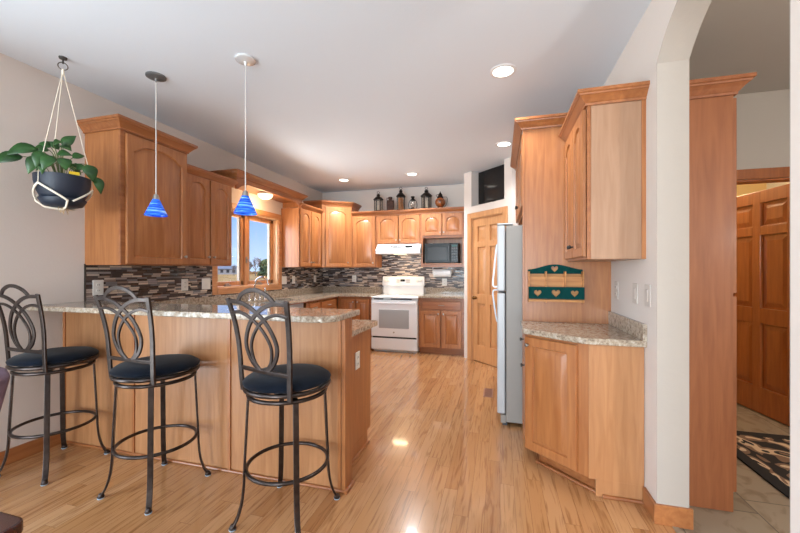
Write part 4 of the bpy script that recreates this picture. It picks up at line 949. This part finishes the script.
plate('outlet on the white wall beside the letter rack panel', (XR, 2.90, 1.205), -PI/2, .08, .125, mat=plate_beige)
plate('switch on the white wall below the right wall cabinet', (XR, 2.53, 1.205), -PI/2, .08, .125, 'switch', mat=plate_beige)
plate('switch on the white wall nearest the arch', (XR, 2.335, 1.205), -PI/2, .08, .125, 'switch', mat=plate_beige)
plate('white outlet on the peninsula end panel', (-1.0, 2.44, .694), PI/2, .08, .125)

# ------------------------------------------------------------------ outdoors through the window
GZ = -.6
g = struct('ground_field', boxes((-400, XL-T-.05, -120, 420, GZ-.2, GZ)), grass_m, label='dry tan field outside the sink window', cat='field')
def bare_tree(label, loc, h, seed):
    t = thing('bare_tree', label, 'tree', loc, 0, 'bare trees beyond the field'); rn = random.Random(seed); bm = BM(); tw = BM()
    def grow(p, dv, ln, r, dep, b):
        q = p+dv*ln; tube(b, [p, p+dv*ln*.5+Vector((rn.uniform(-.06, .06), rn.uniform(-.06, .06), 0))*ln, q], r, 5, scale=[1, .85, .65])
        if dep <= 0: return
        for _ in range(4):
            nd = (dv+Vector((rn.uniform(-.75, .75), rn.uniform(-.75, .75), rn.uniform(-.1, .5)))).normalized(); grow(p+dv*ln*rn.uniform(.55, 1), nd, ln*rn.uniform(.55, .8), r*.6, dep-1, tw)
    grow(Vector((0, 0, 0)), Vector((0, 0, 1)), h*.34, h*.02, 4, bm); put('trunk', bm, bark, t); put('branches', tw, bark, t)
def far(u, d): 
    t_ = (u-400)/360.73; ca, sa = math.cos(.2707), math.sin(.2707); return ((t_*ca-sa)*d, (t_*sa+ca)*d, GZ)
bare_tree('largest bare grey tree in the right casement', far(255.5, 120), 8.0, 3)
bare_tree('smaller bare tree at the left of the right casement', far(249, 130), 6.5, 11)
bare_tree('bare tree behind the evergreen', far(261, 135), 8.5, 5)
bare_tree('low bare tree in the left casement', far(234, 125), 5.0, 8)
t = thing('evergreen_tree', 'bushy evergreen at the right edge of the window view', 'tree', far(266.5, 110))
bm = BM(); rn = random.Random(2)
for k in range(9):
    z = .3+k*.52; r = 2.5*math.sqrt(max(.05, 1-((k-2.2)/7.2)**2)); n = 26
    rr = [r*rn.uniform(.62, 1.15) for _ in range(n)]
    lo = [bm.verts.new((rr[i]*math.cos(2*PI*i/n), rr[i]*math.sin(2*PI*i/n), z+rn.uniform(-.35, .45))) for i in range(n)]; tp = bm.verts.new((rn.uniform(-.3, .3), 0, z+1.0)); md_ = bm.verts.new((0, 0, z+.1))
    for i in range(n): bm.faces.new((lo[i], lo[(i+1) % n], tp)); bm.faces.new((lo[(i+1) % n], lo[i], md_))
put('foliage', bm, spruce, t); bm = BM(); lathe(bm, [(.22, 0), (.15, 1.2)], 8); put('trunk', bm, bark, t)
t = thing('farmhouse', 'low pale farmhouse far across the field in the left casement', 'house', far(224, 165), .5)
put('walls', boxes((-7, 7, -4, 4, 0, 2.6)), barn_wall, t)
bm = BM(); A = [bm.verts.new(p) for p in ((-7.4, -4.5, 2.5), (-7.4, 4.5, 2.5), (-7.4, 0, 4.0))]; B = [bm.verts.new(p) for p in ((7.4, -4.5, 2.5), (7.4, 4.5, 2.5), (7.4, 0, 4.0))]
bm.faces.new(A); bm.faces.new(B[::-1])
for i in range(3): bm.faces.new((A[i], A[(i+1) % 3], B[(i+1) % 3], B[i]))
put('roof', bm, barn_roof, t)
for x in (-5, -2.5, 0, 2.5, 5): put('window', boxes((x-.6, x+.6, -4.05, -3.98, .8, 2.1)), dark_grey, t)
# brush line along the far edge of the field
bm = BM(); rn = random.Random(9)
for i in range(160):
    x, y, _ = far(205+i*.45+rn.uniform(-1, 1), rn.uniform(172, 205)); hh = rn.uniform(.7, 1.7)
    lathe(bm, [(.9, 0), (1.1, hh*.5), (.5, hh*.9), (.02, hh)], 6, (x, y, GZ))
o = put('brush', bm, plain('brown_brush', (150, 112, 70), .95, noise=.3, nscale=1)); o['kind'] = 'stuff'; o['label'] = 'line of low brown brush along the far edge of the field'; o['category'] = 'brush'
